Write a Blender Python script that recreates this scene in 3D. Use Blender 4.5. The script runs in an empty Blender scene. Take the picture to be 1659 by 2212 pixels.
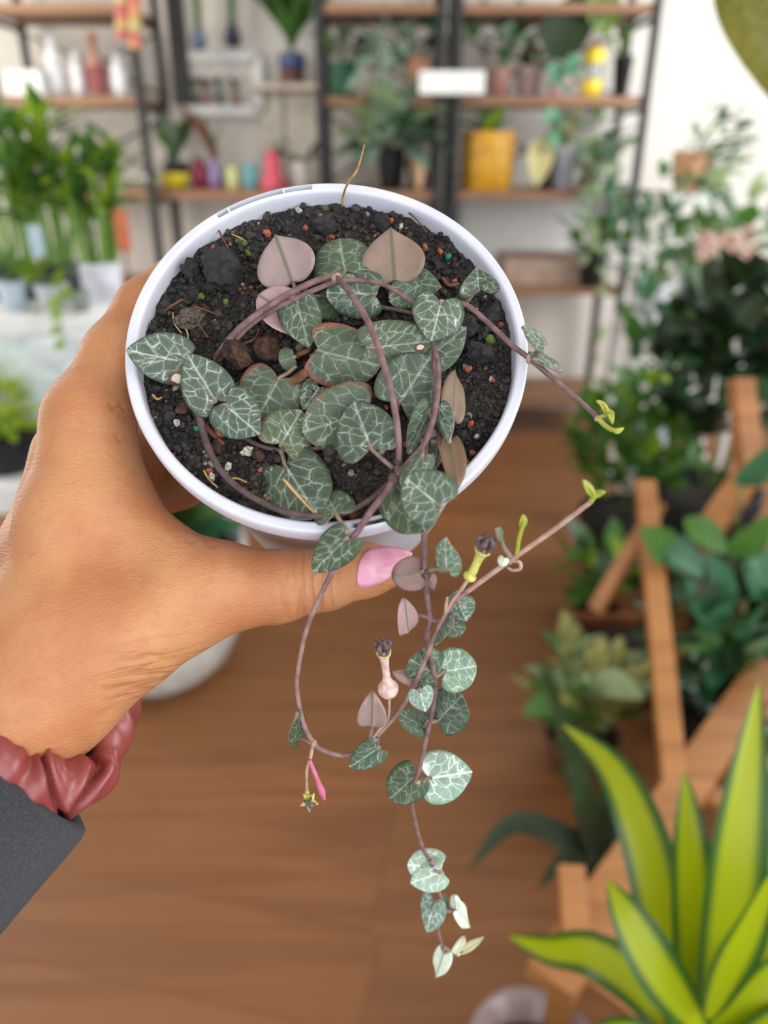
import bpy, math, random
import numpy as np
from mathutils import Vector, Matrix, noise

# ------------------------------------------------------------------ camera
PITCH = math.radians(25.4); CAM_H = 1.35
F = 1661.0; CX, CY = 829.5, 1106.0
scn = bpy.context.scene
col = scn.collection
cd = bpy.data.cameras.new('camera'); cam = bpy.data.objects.new('camera', cd); col.objects.link(cam)
cam.location = (0, 0, CAM_H); cam.rotation_euler = (math.pi/2 - PITCH, 0, 0)
cd.sensor_fit = 'VERTICAL'; cd.sensor_height = 36.0; cd.lens = 36.0*F/2212.0
cd.clip_start = 0.01; cd.clip_end = 60
cd.dof.use_dof = True; cd.dof.focus_distance = 0.232; cd.dof.aperture_fstop = cd.lens/3.9
scn.camera = cam
# ------------------------------------------------------------------ light
world = bpy.data.worlds.new('daylight'); scn.world = world; world.use_nodes = True
bg = world.node_tree.nodes['Background']
bg.inputs[0].default_value = (0.80, 0.90, 1.0, 1); bg.inputs[1].default_value = 0.9
def area(name, loc, rot, sx, sy, power, colr):
    l = bpy.data.lights.new(name, 'AREA'); l.shape = 'RECTANGLE'; l.size = sx; l.size_y = sy
    l.energy = power; l.color = colr
    o = bpy.data.objects.new(name, l); col.objects.link(o); o.location = loc; o.rotation_euler = rot
    return o
area('side_window_daylight', (2.30, -0.55, 1.9), (0, math.radians(82), 0), 1.9, 2.0, 30, (1.0, 0.96, 0.90))
area('storefront_daylight', (-0.2, -1.95, 1.7), (math.radians(88), 0, 0), 3.8, 2.2, 25, (0.98, 0.98, 1.0))
area('left_fill_light', (-2.5, 2.6, 1.75), (math.radians(90), 0, math.radians(-62)), 2.0, 2.0, 52, (1.0, 0.97, 0.93))  # unseen fill lamp added to brighten the back wall and shelves
area('right_window_daylight', (2.32, 3.05, 1.75), (math.radians(90), 0, math.radians(72)), 1.9, 1.9, 62, (0.90, 0.95, 1.0))
scn.view_settings.view_transform = 'Standard'; scn.view_settings.look = 'None'
scn.view_settings.gamma = 1.0; scn.view_settings.use_curve_mapping = False
scn.view_settings.exposure = 0.64
cy = scn.cycles; cy.max_bounces = 6; cy.diffuse_bounces = 3; cy.glossy_bounces = 2; cy.transmission_bounces = 4; cy.transparent_max_bounces = 4
cy.caustics_reflective = False; cy.caustics_refractive = False

# ------------------------------------------------------------------ pixel / space helpers
O = np.array([0, math.cos(PITCH), -math.sin(PITCH)]); UP = np.array([0, math.sin(PITCH), math.cos(PITCH)])
RT = np.array([1.0, 0, 0]); CAM = np.array([0, 0, CAM_H])
def cam2w(p):
    p = np.asarray(p, float)
    return CAM + p[..., 0:1]*RT - p[..., 1:2]*UP + p[..., 2:3]*O
def K(px, py, d):                       # camera-space point of a photo pixel at depth d
    return np.array([(px-CX)/F*d, (py-CY)/F*d, d])
def W(px, py, d): return cam2w(K(px, py, d))
def G(px, py, Y):                       # on the vertical plane y = Y
    r = cam2w(K(px, py, 1.0)) - CAM
    return CAM + r*(Y/r[1])
def Fl(px, py, z=0.0):                  # on the horizontal plane at height z
    r = cam2w(K(px, py, 1.0)) - CAM
    return CAM + r*((z-CAM_H)/r[2])
def depth(p): return float((np.asarray(p)-CAM) @ O)
def x_at(px, Y, z):
    return (px-CX)/F*(Y*math.cos(PITCH) - (z-CAM_H)*math.sin(PITCH))
def mpp(Y, z): return (Y*math.cos(PITCH) - (z-CAM_H)*math.sin(PITCH))/F
def nrm(v):
    v = np.asarray(v, float); return v/max(1e-12, np.linalg.norm(v))
# ------------------------------------------------------------------ materials
def lin(c):
    c = np.array(c, float)/255.0
    return tuple(np.where(c <= .04045, c/12.92, ((c+.055)/1.055)**2.4)) + (1.0,)
MATS = {}
def nodes(name):
    m = bpy.data.materials.new(name); m.use_nodes = True
    nt = m.node_tree; b = nt.nodes['Principled BSDF']
    return m, nt, b
def N_(nt, t, **kw):
    n = nt.nodes.new(t)
    for k, v in kw.items():
        if isinstance(k, str) and hasattr(n, k): setattr(n, k, v)
    return n
def mixc(nt, a, b, fac, mode='MIX'):
    n = nt.nodes.new('ShaderNodeMix'); n.data_type = 'RGBA'; n.blend_type = mode
    for s, v in ((0, fac), (6, a), (7, b)):
        if hasattr(v, 'is_linked') or hasattr(v, 'links'): nt.links.new(v, n.inputs[s])
        else: n.inputs[s].default_value = v
    return n.outputs[2]
def math_(nt, op, a, b=None, c=None, clamp=False):
    n = nt.nodes.new('ShaderNodeMath'); n.operation = op; n.use_clamp = clamp
    for i, v in enumerate((a, b, c)):
        if v is None: continue
        if hasattr(v, 'links'): nt.links.new(v, n.inputs[i])
        else: n.inputs[i].default_value = v
    return n.outputs[0]
def ramp01(nt, x, lo, hi):
    n = nt.nodes.new('ShaderNodeMapRange'); n.interpolation_type = 'SMOOTHSTEP'
    nt.links.new(x, n.inputs[0]); n.inputs[1].default_value = lo; n.inputs[2].default_value = hi
    n.inputs[3].default_value = 0; n.inputs[4].default_value = 1
    return n.outputs[0]
def mat(name, c, rough=.6, c2=None, scale=30, bump=0, bscale=200, trans=0, spec=.4, metal=0, sheen=0, stretch=None, transl=0, objcol=False, sss=0):
    if name in MATS: return MATS[name]
    m, nt, b = nodes(name)
    tc = nt.nodes.new('ShaderNodeTexCoord')
    vec = tc.outputs['Object']
    if stretch:
        mp = nt.nodes.new('ShaderNodeMapping'); mp.inputs['Scale'].default_value = stretch
        nt.links.new(vec, mp.inputs[0]); vec = mp.outputs[0]
    base = lin(c)
    nz = nt.nodes.new('ShaderNodeTexNoise'); nz.inputs['Scale'].default_value = scale; nz.inputs['Detail'].default_value = 4
    nt.links.new(vec, nz.inputs['Vector'])
    c2 = c2 or tuple(max(0, v*.86) for v in c)
    f = ramp01(nt, nz.outputs['Fac'], .35, .68)
    out = mixc(nt, lin(c), lin(c2), f)
    if objcol:
        oi = nt.nodes.new('ShaderNodeObjectInfo')
        out = mixc(nt, out, oi.outputs['Color'], 1.0, 'MULTIPLY')
    nt.links.new(out, b.inputs['Base Color'])
    b.inputs['Roughness'].default_value = rough; b.inputs['Specular IOR Level'].default_value = spec
    b.inputs['Metallic'].default_value = metal
    if trans: b.inputs['Transmission Weight'].default_value = trans
    if sheen: b.inputs['Sheen Weight'].default_value = sheen
    if sss:
        b.inputs['Subsurface Weight'].default_value = sss; b.inputs['Subsurface Radius'].default_value = (.006, .0025, .0012); b.inputs['Subsurface Scale'].default_value = 1.0
    if bump:
        n2 = nt.nodes.new('ShaderNodeTexNoise'); n2.inputs['Scale'].default_value = bscale; n2.inputs['Detail'].default_value = 3
        nt.links.new(vec, n2.inputs['Vector'])
        bp = nt.nodes.new('ShaderNodeBump'); bp.inputs['Strength'].default_value = bump; bp.inputs['Distance'].default_value = .002
        nt.links.new(n2.outputs['Fac'], bp.inputs['Height']); nt.links.new(bp.outputs[0], b.inputs['Normal'])
    if transl:
        tr = nt.nodes.new('ShaderNodeBsdfTranslucent'); nt.links.new(out, tr.inputs[0])
        ms = nt.nodes.new('ShaderNodeMixShader'); ms.inputs[0].default_value = transl
        nt.links.new(b.outputs[0], ms.inputs[1]); nt.links.new(tr.outputs[0], ms.inputs[2])
        nt.links.new(ms.outputs[0], nt.nodes['Material Output'].inputs[0])
    MATS[name] = m
    return m

# ------------------------------------------------------------------ object helpers
def tag(o, label, cat, group=None):
    o['label'] = label; o['category'] = cat
    if group: o['group'] = group
    return o
def thing(name, label, cat, loc, group=None):
    o = bpy.data.objects.new(name, None); col.objects.link(o); o.location = Vector(loc)
    o.empty_display_size = .02
    return tag(o, label, cat, group)
def wloc(o):
    v = np.zeros(3)
    while o is not None:
        v += np.array(o.location); o = o.parent
    return v
def mesh(name, V, Fc, mats, parent=None, smooth=True, midx=None, origin=None, attrs=None, uv=None, colr=None):
    V = np.asarray(V, float)
    off = wloc(parent) if parent is not None else np.zeros(3)
    loc = np.zeros(3)
    if origin is not None: loc = np.asarray(origin, float) - off
    me = bpy.data.meshes.new(name)
    me.from_pydata([tuple(v) for v in (V - off - loc)], [], [tuple(int(i) for i in f) for f in Fc])
    for m in (mats if isinstance(mats, (list, tuple)) else [mats]): me.materials.append(m)
    if smooth: me.polygons.foreach_set('use_smooth', [True]*len(me.polygons))
    if midx is not None: me.polygons.foreach_set('material_index', list(midx))
    for k, a in (attrs or {}).items():
        at = me.attributes.new(k, 'FLOAT', 'POINT'); at.data.foreach_set('value', np.asarray(a, float))
    if uv is not None:
        l = me.uv_layers.new(name='leaf'); uv = np.asarray(uv)
        vi = np.zeros(len(me.loops), int); me.loops.foreach_get('vertex_index', vi)
        l.data.foreach_set('uv', uv[vi].ravel())
    if colr is not None:
        ca = me.color_attributes.new('tone', 'FLOAT_COLOR', 'POINT')
        ca.data.foreach_set('color', np.asarray(colr, float).ravel())
    me.update()
    o = bpy.data.objects.new(name, me); col.objects.link(o); o.location = loc
    if parent is not None: o.parent = parent
    return o
def catmull(P, n=6):
    P = [np.asarray(p, float) for p in P]
    if len(P) < 3:
        return [P[0]+(P[-1]-P[0])*t for t in np.linspace(0, 1, n+1)]
    Q = [2*P[0]-P[1]] + P + [2*P[-1]-P[-2]]
    out = []
    for i in range(1, len(Q)-2):
        for t in np.linspace(0, 1, n, endpoint=False):
            a, b, c, d = Q[i-1], Q[i], Q[i+1], Q[i+2]
            out.append(.5*((2*b)+(-a+c)*t+(2*a-5*b+4*c-d)*t*t+(-a+3*b-3*c+d)*t**3))
    out.append(P[-1]); return out
def tube_geo(P, R, seg=8, cap=True):
    P = np.array(P); n = len(P)
    R = np.interp(np.linspace(0, 1, n), np.linspace(0, 1, len(R)), R) if np.ndim(R) else np.full(n, R)
    V = []; Fc = []
    t = nrm(P[1]-P[0]); u = nrm(np.cross(t, [.3, .2, .93])); 
    for i in range(n):
        t = nrm(P[min(i+1, n-1)]-P[max(i-1, 0)]); u = nrm(u - t*(u@t)); w = np.cross(t, u)
        for k in range(seg):
            a = 2*math.pi*k/seg; V.append(P[i]+R[i]*(math.cos(a)*u+math.sin(a)*w))
    for i in range(n-1):
        for k in range(seg):
            Fc.append((i*seg+k, i*seg+(k+1) % seg, (i+1)*seg+(k+1) % seg, (i+1)*seg+k))
    if cap:
        Fc.append(tuple(range(seg-1, -1, -1))); Fc.append(tuple((n-1)*seg+k for k in range(seg)))
    return V, Fc
def tube(name, P, R, m, parent=None, seg=8, n=6, origin=None):
    V, Fc = tube_geo(catmull(P, n), R, seg)
    return mesh(name, V, Fc, m, parent, origin=origin)
def lathe_geo(prof, seg=32, base=(0, 0, 0), ax=None, close=True):
    """prof: list of (r, h); ax: (u, v, n) axes"""
    u, v, n = ax if ax else (np.array([1., 0, 0]), np.array([0, 1., 0]), np.array([0, 0, 1.]))
    base = np.asarray(base, float); V = []; Fc = []
    for r, h in prof:
        for k in range(seg):
            a = 2*math.pi*k/seg; V.append(base+n*h+r*(math.cos(a)*u+math.sin(a)*v))
    m = len(prof)
    for i in range(m-1):
        for k in range(seg):
            Fc.append((i*seg+k, i*seg+(k+1) % seg, (i+1)*seg+(k+1) % seg, (i+1)*seg+k))
    if close:
        Fc.append(tuple(range(seg-1, -1, -1))); Fc.append(tuple((m-1)*seg+k for k in range(seg)))
    return V, Fc
def box_geo(c, s, ax=None):
    u, v, n = ax if ax else np.eye(3)
    c = np.asarray(c, float); V = []
    for z in (-.5, .5):
        for x, y in ((-.5, -.5), (.5, -.5), (.5, .5), (-.5, .5)):
            V.append(c+u*x*s[0]+v*y*s[1]+n*z*s[2])
    return V, [(3, 2, 1, 0), (4, 5, 6, 7), (0, 1, 5, 4), (1, 2, 6, 5), (2, 3, 7, 6), (3, 0, 4, 7)]
def bevel(o, w, seg=2):
    b = o.modifiers.new('bevel', 'BEVEL'); b.width = w; b.segments = seg; b.limit_method = 'ANGLE'
    return o
def box(name, c, s, m, parent=None, ax=None, bv=0, origin=None):
    V, Fc = box_geo(c, s, ax); o = mesh(name, V, Fc, m, parent, smooth=False, origin=origin)
    if bv: bevel(o, bv)
    return o
def bar(name, a, b, w, h, m, parent=None, bv=0, upv=(0, 0, 1)):
    a = np.asarray(a, float); b = np.asarray(b, float); t = nrm(b-a)
    s = nrm(np.cross(t, upv)); n = np.cross(s, t)
    return box(name, (a+b)/2, (np.linalg.norm(b-a), w, h), m, parent, ax=(t, s, n), bv=bv)
def joinG(*gs):
    V = []; Fc = []
    for v, f in gs:
        k = len(V); V += list(v); Fc += [tuple(i+k for i in q) for q in f]
    return V, Fc
def struct(o):
    o['kind'] = 'structure'; return o

# ================================================================== ROOM SHELL
M_wall = mat('painted_wall', (220, 213, 203), .8, (213, 205, 194), 3, .1, 300)
M_wallr = mat('white_wall', (236, 238, 240), .8, (230, 232, 235), 2, .1, 300)
M_ceil = mat('ceiling_paint', (235, 233, 228), .9)
M_white = mat('white_lacquer', (228, 227, 222), .45, (220, 219, 214), 8)
XR, XL, YB, YF, ZC = 2.40, -2.6, 4.25, -2.0, 2.9
M_sub = mat('subfloor', (70, 45, 28), .9)
floor = struct(box('floor', ((XR+XL)/2, (YB+YF)/2, -.05), (XR-XL, YB-YF, .07), M_sub, origin=((XR+XL)/2, (YB+YF)/2, -.05)))
struct(box('wall_back', ((XR+XL)/2, YB+.05, ZC/2), (XR-XL+.2, .1, ZC), M_wall))
struct(box('wall_right', (XR+.05, (YB+.4)/2, ZC/2), (.1, YB-.4, ZC), M_wallr))
struct(box('wall_left', (XL-.05, (YB+YF)/2, ZC/2), (.1, YB-YF, ZC), M_wall))
struct(box('ceiling', ((XR+XL)/2, (YB+YF)/2, ZC+.05), (XR-XL+.2, YB-YF, .1), M_ceil))
struct(box('baseboard_back', ((XR+XL)/2, YB-.008, .05), (XR-XL, .016, .10), M_white))
# planks
def wood(name, c1, c2, c3, rough=.45):
    m, nt, b = nodes(name)
    tc = nt.nodes.new('ShaderNodeTexCoord'); oi = nt.nodes.new('ShaderNodeObjectInfo')
    mp = nt.nodes.new('ShaderNodeMapping'); mp.inputs['Scale'].default_value = (1.2, 14, 14)
    mp.inputs['Rotation'].default_value = (0, 0, math.radians(12.5)) if name == 'floor_wood' else (0, 0, 0)
    nt.links.new(tc.outputs['Object'], mp.inputs[0])
    ad = nt.nodes.new('ShaderNodeVectorMath'); ad.operation = 'ADD'
    nt.links.new(mp.outputs[0], ad.inputs[0])
    cb = nt.nodes.new('ShaderNodeCombineXYZ'); nt.links.new(math_(nt, 'MULTIPLY', oi.outputs['Random'], 37.0), cb.inputs[2])
    nt.links.new(cb.outputs[0], ad.inputs[1])
    nz = nt.nodes.new('ShaderNodeTexNoise'); nz.inputs['Scale'].default_value = 1.3; nz.inputs['Detail'].default_value = 6; nz.inputs['Distortion'].default_value = .6
    nt.links.new(ad.outputs[0], nz.inputs['Vector'])
    a = mixc(nt, lin(c1), lin(c2), ramp01(nt, nz.outputs['Fac'], .35, .65))
    o = mixc(nt, a, lin(c3), math_(nt, 'MULTIPLY', oi.outputs['Random'], .45))
    nt.links.new(o, b.inputs['Base Color']); b.inputs['Roughness'].default_value = rough
    MATS[name] = m; return m
M_floor = wood('floor_wood', (142, 92, 52), (122, 76, 41), (132, 86, 49), .48)
def clip_poly(P, x0, x1, y0, y1):
    for ax, lim, sg in ((0, x0, 1), (0, x1, -1), (1, y0, 1), (1, y1, -1)):
        out = []
        for i in range(len(P)):
            a, b = P[i], P[(i+1) % len(P)]
            ia, ib = sg*(a[ax]-lim) >= 0, sg*(b[ax]-lim) >= 0
            if ia: out.append(a)
            if ia != ib:
                t = (lim-a[ax])/(b[ax]-a[ax]); out.append((a[0]+(b[0]-a[0])*t, a[1]+(b[1]-a[1])*t))
        P = out
        if not P: return P
    return P
rng = random.Random(4)
ang = math.radians(-12.5); ca, sa = math.cos(ang), math.sin(ang); PW, PL = .19, 1.25
for i in range(-12, 26):
    offx = rng.random()*PL
    for j in range(-4, 4):
        x0, y0 = j*PL+offx, i*PW
        q = [(x0+.0005, y0+.0005), (x0+PL-.0005, y0+.0005), (x0+PL-.0005, y0+PW-.0005), (x0+.0005, y0+PW-.0005)]
        q = [(a*ca-b*sa, a*sa+b*ca) for a, b in q]
        q = clip_poly(q, XL+.01, XR-.01, .25, YB-.01)
        if len(q) < 3: continue
        n = len(q)
        V = [(a, b, -.015) for a, b in q]+[(a, b, 0) for a, b in q]
        Fc = [tuple(range(n, 2*n)), tuple(range(n-1, -1, -1))]+[(k, (k+1) % n, n+(k+1) % n, n+k) for k in range(n)]
        mesh('plank', V, Fc, M_floor, floor, smooth=False)

# ================================================================== THE HELD POT (camera-space pose)
POT_C = K(707.5, 737.5, .2288)
th, ph = math.radians(20.0), math.radians(2.5)
POT_N = np.array([math.sin(ph)*math.sin(th), -math.cos(ph)*math.sin(th), -math.cos(th)])
POT_U = nrm(np.cross(POT_N, [0, 1, 0])); POT_U = POT_U if POT_U[0] > 0 else -POT_U
POT_V = np.cross(POT_N, POT_U)
RLIP, RIN, SOIL = .060, .0563, .0056
def dirw(v): return v[0]*RT - v[1]*UP + v[2]*O
Cw, Nw, Uw, Vw = cam2w(POT_C), dirw(POT_N), dirw(POT_U), dirw(POT_V)
POTAX = (Uw, Vw, Nw)
def rim_angle(px, py):      # angle round the rim of a photo pixel
    r = K(px, py, 1.0); t = (POT_C@POT_N)/(r@POT_N); q = r*t-POT_C
    return math.atan2(q@POT_V, q@POT_U)
M_pot = mat('pot_plastic', (214, 213, 222), .36, (207, 206, 216), 60, .04, 900, sss=.0)
M_potdirt = mat('pot_slot_dirt', (120, 112, 104), .9, (30, 26, 24), 900)
pot = thing('plant_pot', 'white plastic nursery pot held in the hand, full of dark soil', 'pot', Cw-Nw*.105)
SEG = 360
prof = [(.0528, -.0085), (.0553, -.0082), (.0590, -.0080), (.0597, -.0074), (.0600, -.006), (.0600, -.0015), (.0597, -.0004), (.0592, 0),
        (.0591, 0), (.0590, 0), (.0575, 0), (.0574, 0), (.0572, 0), (.0566, -.0004), (.0563, -.0012), (.0562, -.003), (.0556, -.014)]
def slot(a0, a1, deep):
    lo, hi = min(a0, a1), max(a0, a1)
    return lambda a: deep if lo <= a <= hi else 0
s1 = slot(rim_angle(466, 462), rim_angle(672, 404), .0034)
s2 = slot(rim_angle(760, 1130), rim_angle(862, 1120), .0020)
V = []; Fc = []; mi = []
for r, h in prof:
    for k in range(SEG):
        a = 2*math.pi*k/SEG; aa = a if a < math.pi else a-2*math.pi
        hh = h
        if .0574 <= r <= .0590 and h == 0: hh -= s1(aa)+s2(aa)
        rr = r + .00012*math.sin(3*a)
        V.append(Cw+Nw*hh+rr*(math.cos(a)*Uw+math.sin(a)*Vw))
for i in range(len(prof)-1):
    for k in range(SEG):
        Fc.append((i*SEG+k, i*SEG+(k+1) % SEG, (i+1)*SEG+(k+1) % SEG, (i+1)*SEG+k))
        a = 2*math.pi*(k+.5)/SEG; aa = a if a < math.pi else a-2*math.pi
        mi.append(1 if (9 <= i <= 10 and s2(aa)) else 0)
rim = mesh('rim', V, Fc, [M_pot, M_potdirt], pot, midx=mi)
es = rim.modifiers.new('edges', 'EDGE_SPLIT'); es.split_angle = math.radians(50)
for f_ in (.13, .72):
    a = rim_angle(466, 462)*(1-f_)+rim_angle(672, 404)*f_
    rd = math.cos(a)*Uw+math.sin(a)*Vw
    box('slot_rib', Cw+rd*.05825-Nw*.0012, (.0016, .0006, .0022), M_pot, rim, ax=(rd, np.cross(Nw, rd), Nw))
prof = [(.0546, -.0083), (.0540, -.020), (.0440, -.105), (.0435, -.1055), (.0, -.1055), (.0, -.1035), (.0425, -.1035), (.0524, -.020), (.0540, -.0085)]
V, Fc = lathe_geo(prof, 128, Cw, POTAX, False); b_ = mesh('body', V, Fc, M_pot, pot)
es = b_.modifiers.new('edges', 'EDGE_SPLIT'); es.split_angle = math.radians(50)

# ---- soil
def toncol(name, rough=.85, bump=.6, bscale=900):
    m, nt, b = nodes(name)
    at = nt.nodes.new('ShaderNodeVertexColor'); at.layer_name = 'tone'
    tc = nt.nodes.new('ShaderNodeTexCoord')
    nz = nt.nodes.new('ShaderNodeTexNoise'); nz.inputs['Scale'].default_value = bscale; nz.inputs['Detail'].default_value = 4
    nt.links.new(tc.outputs['Object'], nz.inputs['Vector'])
    c = mixc(nt, at.outputs[0], (0.5, .5, .5, 1), ramp01(nt, nz.outputs['Fac'], .3, .75), 'MULTIPLY')
    nt.links.new(c, b.inputs['Base Color']); b.inputs['Roughness'].default_value = rough
    bp = nt.nodes.new('ShaderNodeBump'); bp.inputs['Strength'].default_value = bump; bp.inputs['Distance'].default_value = .001
    nt.links.new(nz.outputs['Fac'], bp.inputs['Height']); nt.links.new(bp.outputs[0], b.inputs['Normal'])
    MATS[name] = m; return m
M_soil = toncol('potting_soil', .62)
def soil_h(x, y):
    v = Vector((x*1000, y*1000, 3.3))
    h = .0014*noise.noise(v*.045)+.0013*noise.noise(v*.12)+.0013*noise.noise(v*.33)+.0010*noise.noise(v*.8)
    return h - .0006
V = []; cl = []; Fc = []
NR, NA = 70, 220
def soil_tone(x, y, k=1.0):
    v = Vector((x*1000, y*1000, 9.1)); t = noise.noise(v*.09)+.7*noise.noise(v*.5)
    g = np.array([.0135, .0100, .0085])*(1+.9*t)
    g += max(0, noise.noise(v*.06+Vector((40, 3, 2))))*np.array([.020, .012, .006])
    return tuple(np.clip(g*k, .004, 1))+(1,)
for i in range(NR+1):
    r = .0562*(i/NR)**.8
    for k in range(NA):
        a = 2*math.pi*k/NA; x, y = r*math.cos(a), r*math.sin(a)
        edge = .0012*noise.noise(Vector((a*9, 2, 7))) if i > NR-4 else 0
        V.append(Cw+Uw*x+Vw*y+Nw*(-SOIL+soil_h(x, y)+edge)); cl.append(soil_tone(x, y))
for i in range(NR):
    for k in range(NA):
        Fc.append((i*NA+k, (i+1)*NA+k, (i+1)*NA+(k+1) % NA, i*NA+(k+1) % NA))
soil = mesh('soil', V, Fc, M_soil, colr=cl, origin=Cw-Nw*SOIL)
tag(soil, 'dark crumbly potting soil filling the white pot around the vine', 'soil'); soil['kind'] = 'stuff'
# crumbs
def ico():
    t = (1+5**.5)/2
    v = np.array([(-1, t, 0), (1, t, 0), (-1, -t, 0), (1, -t, 0), (0, -1, t), (0, 1, t), (0, -1, -t), (0, 1, -t), (t, 0, -1), (t, 0, 1), (-t, 0, -1), (-t, 0, 1)])/math.hypot(1, t)
    f = [(0, 11, 5), (0, 5, 1), (0, 1, 7), (0, 7, 10), (0, 10, 11), (1, 5, 9), (5, 11, 4), (11, 10, 2), (10, 7, 6), (7, 1, 8), (3, 9, 4), (3, 4, 2), (3, 2, 6), (3, 6, 8), (3, 8, 9), (4, 9, 5), (2, 4, 11), (6, 2, 10), (8, 6, 7), (9, 8, 1)]
    return v, f
IV, IF = ico()
nr = np.random.default_rng(7)
def rock(pos, size, ax=POTAX, sub=0):
    """angular lump: jittered icosahedron (subdivided once when sub)"""
    v, f = IV, IF
    for _ in range(sub):
        vv = [tuple(p) for p in v]; cache = {}; nf = []
        def mid(a, b):
            k = (min(a, b), max(a, b))
            if k not in cache:
                cache[k] = len(vv); vv.append(tuple(nrm((np.array(vv[a])+np.array(vv[b]))/2)))
            return cache[k]
        for a, b, c in f:
            x, y, z = mid(a, b), mid(b, c), mid(c, a); nf += [(a, x, z), (b, y, x), (c, z, y), (x, y, z)]
        v, f = np.array(vv), nf
    q = nrm(nr.normal(size=3)); sd = Vector(nr.normal(size=3)*20)
    R = np.array(Matrix.Rotation(nr.uniform(0, 6.28), 3, Vector(q)))
    vv = np.array([p*(1+.45*noise.noise(Vector(p)*1.3+sd)+.18*noise.noise(Vector(p)*3.1+sd)) for p in v])
    vv = (vv*np.array([1, nr.uniform(.6, 1), nr.uniform(.55, .9)]))@R.T*size
    return [pos+ax[0]*p[0]+ax[1]*p[1]+ax[2]*p[2] for p in vv], f
V = []; Fc = []; cl = []
for i in range(6500):
    r = .0556*math.sqrt(nr.random()); a = nr.uniform(0, 6.2832); x, y = r*math.cos(a), r*math.sin(a)
    s = nr.choice([.0005, .0008, .0012, .0018], p=[.34, .38, .21, .07])*nr.uniform(.7, 1.2)
    v, f = rock(Cw+Uw*x+Vw*y+Nw*(-SOIL+soil_h(x, y)+s*.25), s)
    k = len(V); V += v; Fc += [tuple(j+k for j in q) for q in f]
    t = nr.random()
    base = soil_tone(x, y, nr.uniform(.8, 2.6))
    if t > .985: base = (.28, .07, .035, 1)
    elif t > .97: base = (.22, .15, .09, 1)
    elif t > .955: base = (.30, .28, .24, 1)
    elif t > .945: base = (.10, .12, .03, 1)
    elif t > .86: base = (.050, .033, .024, 1)
    cl += [base]*len(v)
cr = mesh('soil_crumbs', V, Fc, M_soil, soil, colr=cl, smooth=False); cr['kind'] = 'stuff'
def S(px, py, h=0.0):       # photo pixel at h millimetres above the soil plane -> camera space
    r = K(px, py, 1.0); q = POT_C - POT_N*(SOIL-h*.001)
    return r*((q@POT_N)/(r@POT_N))
def Sw(px, py, h=0.0): return cam2w(S(px, py, h))
M_char = mat('charcoal_lump', (52, 47, 48), .8, (34, 30, 30), 500, .5, 1500)
M_pum = mat('pumice', (128, 116, 100), .9, (70, 62, 52), 900, .8, 2500)
M_bark = mat('bark_chip', (84, 56, 40), .85, (46, 30, 24), 500, .5, 1800)
M_perl = mat('perlite', (222, 214, 198), .9, (150, 140, 124), 1500, .6, 2500)
M_grit = mat('red_grit', (176, 92, 66), .85, (140, 70, 52), 900)
M_gran = mat('fertiliser_granule', (22, 120, 84), .4, (18, 104, 70), 200)
M_moss = mat('moss', (92, 112, 36), .9, (60, 80, 24), 900)
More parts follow.
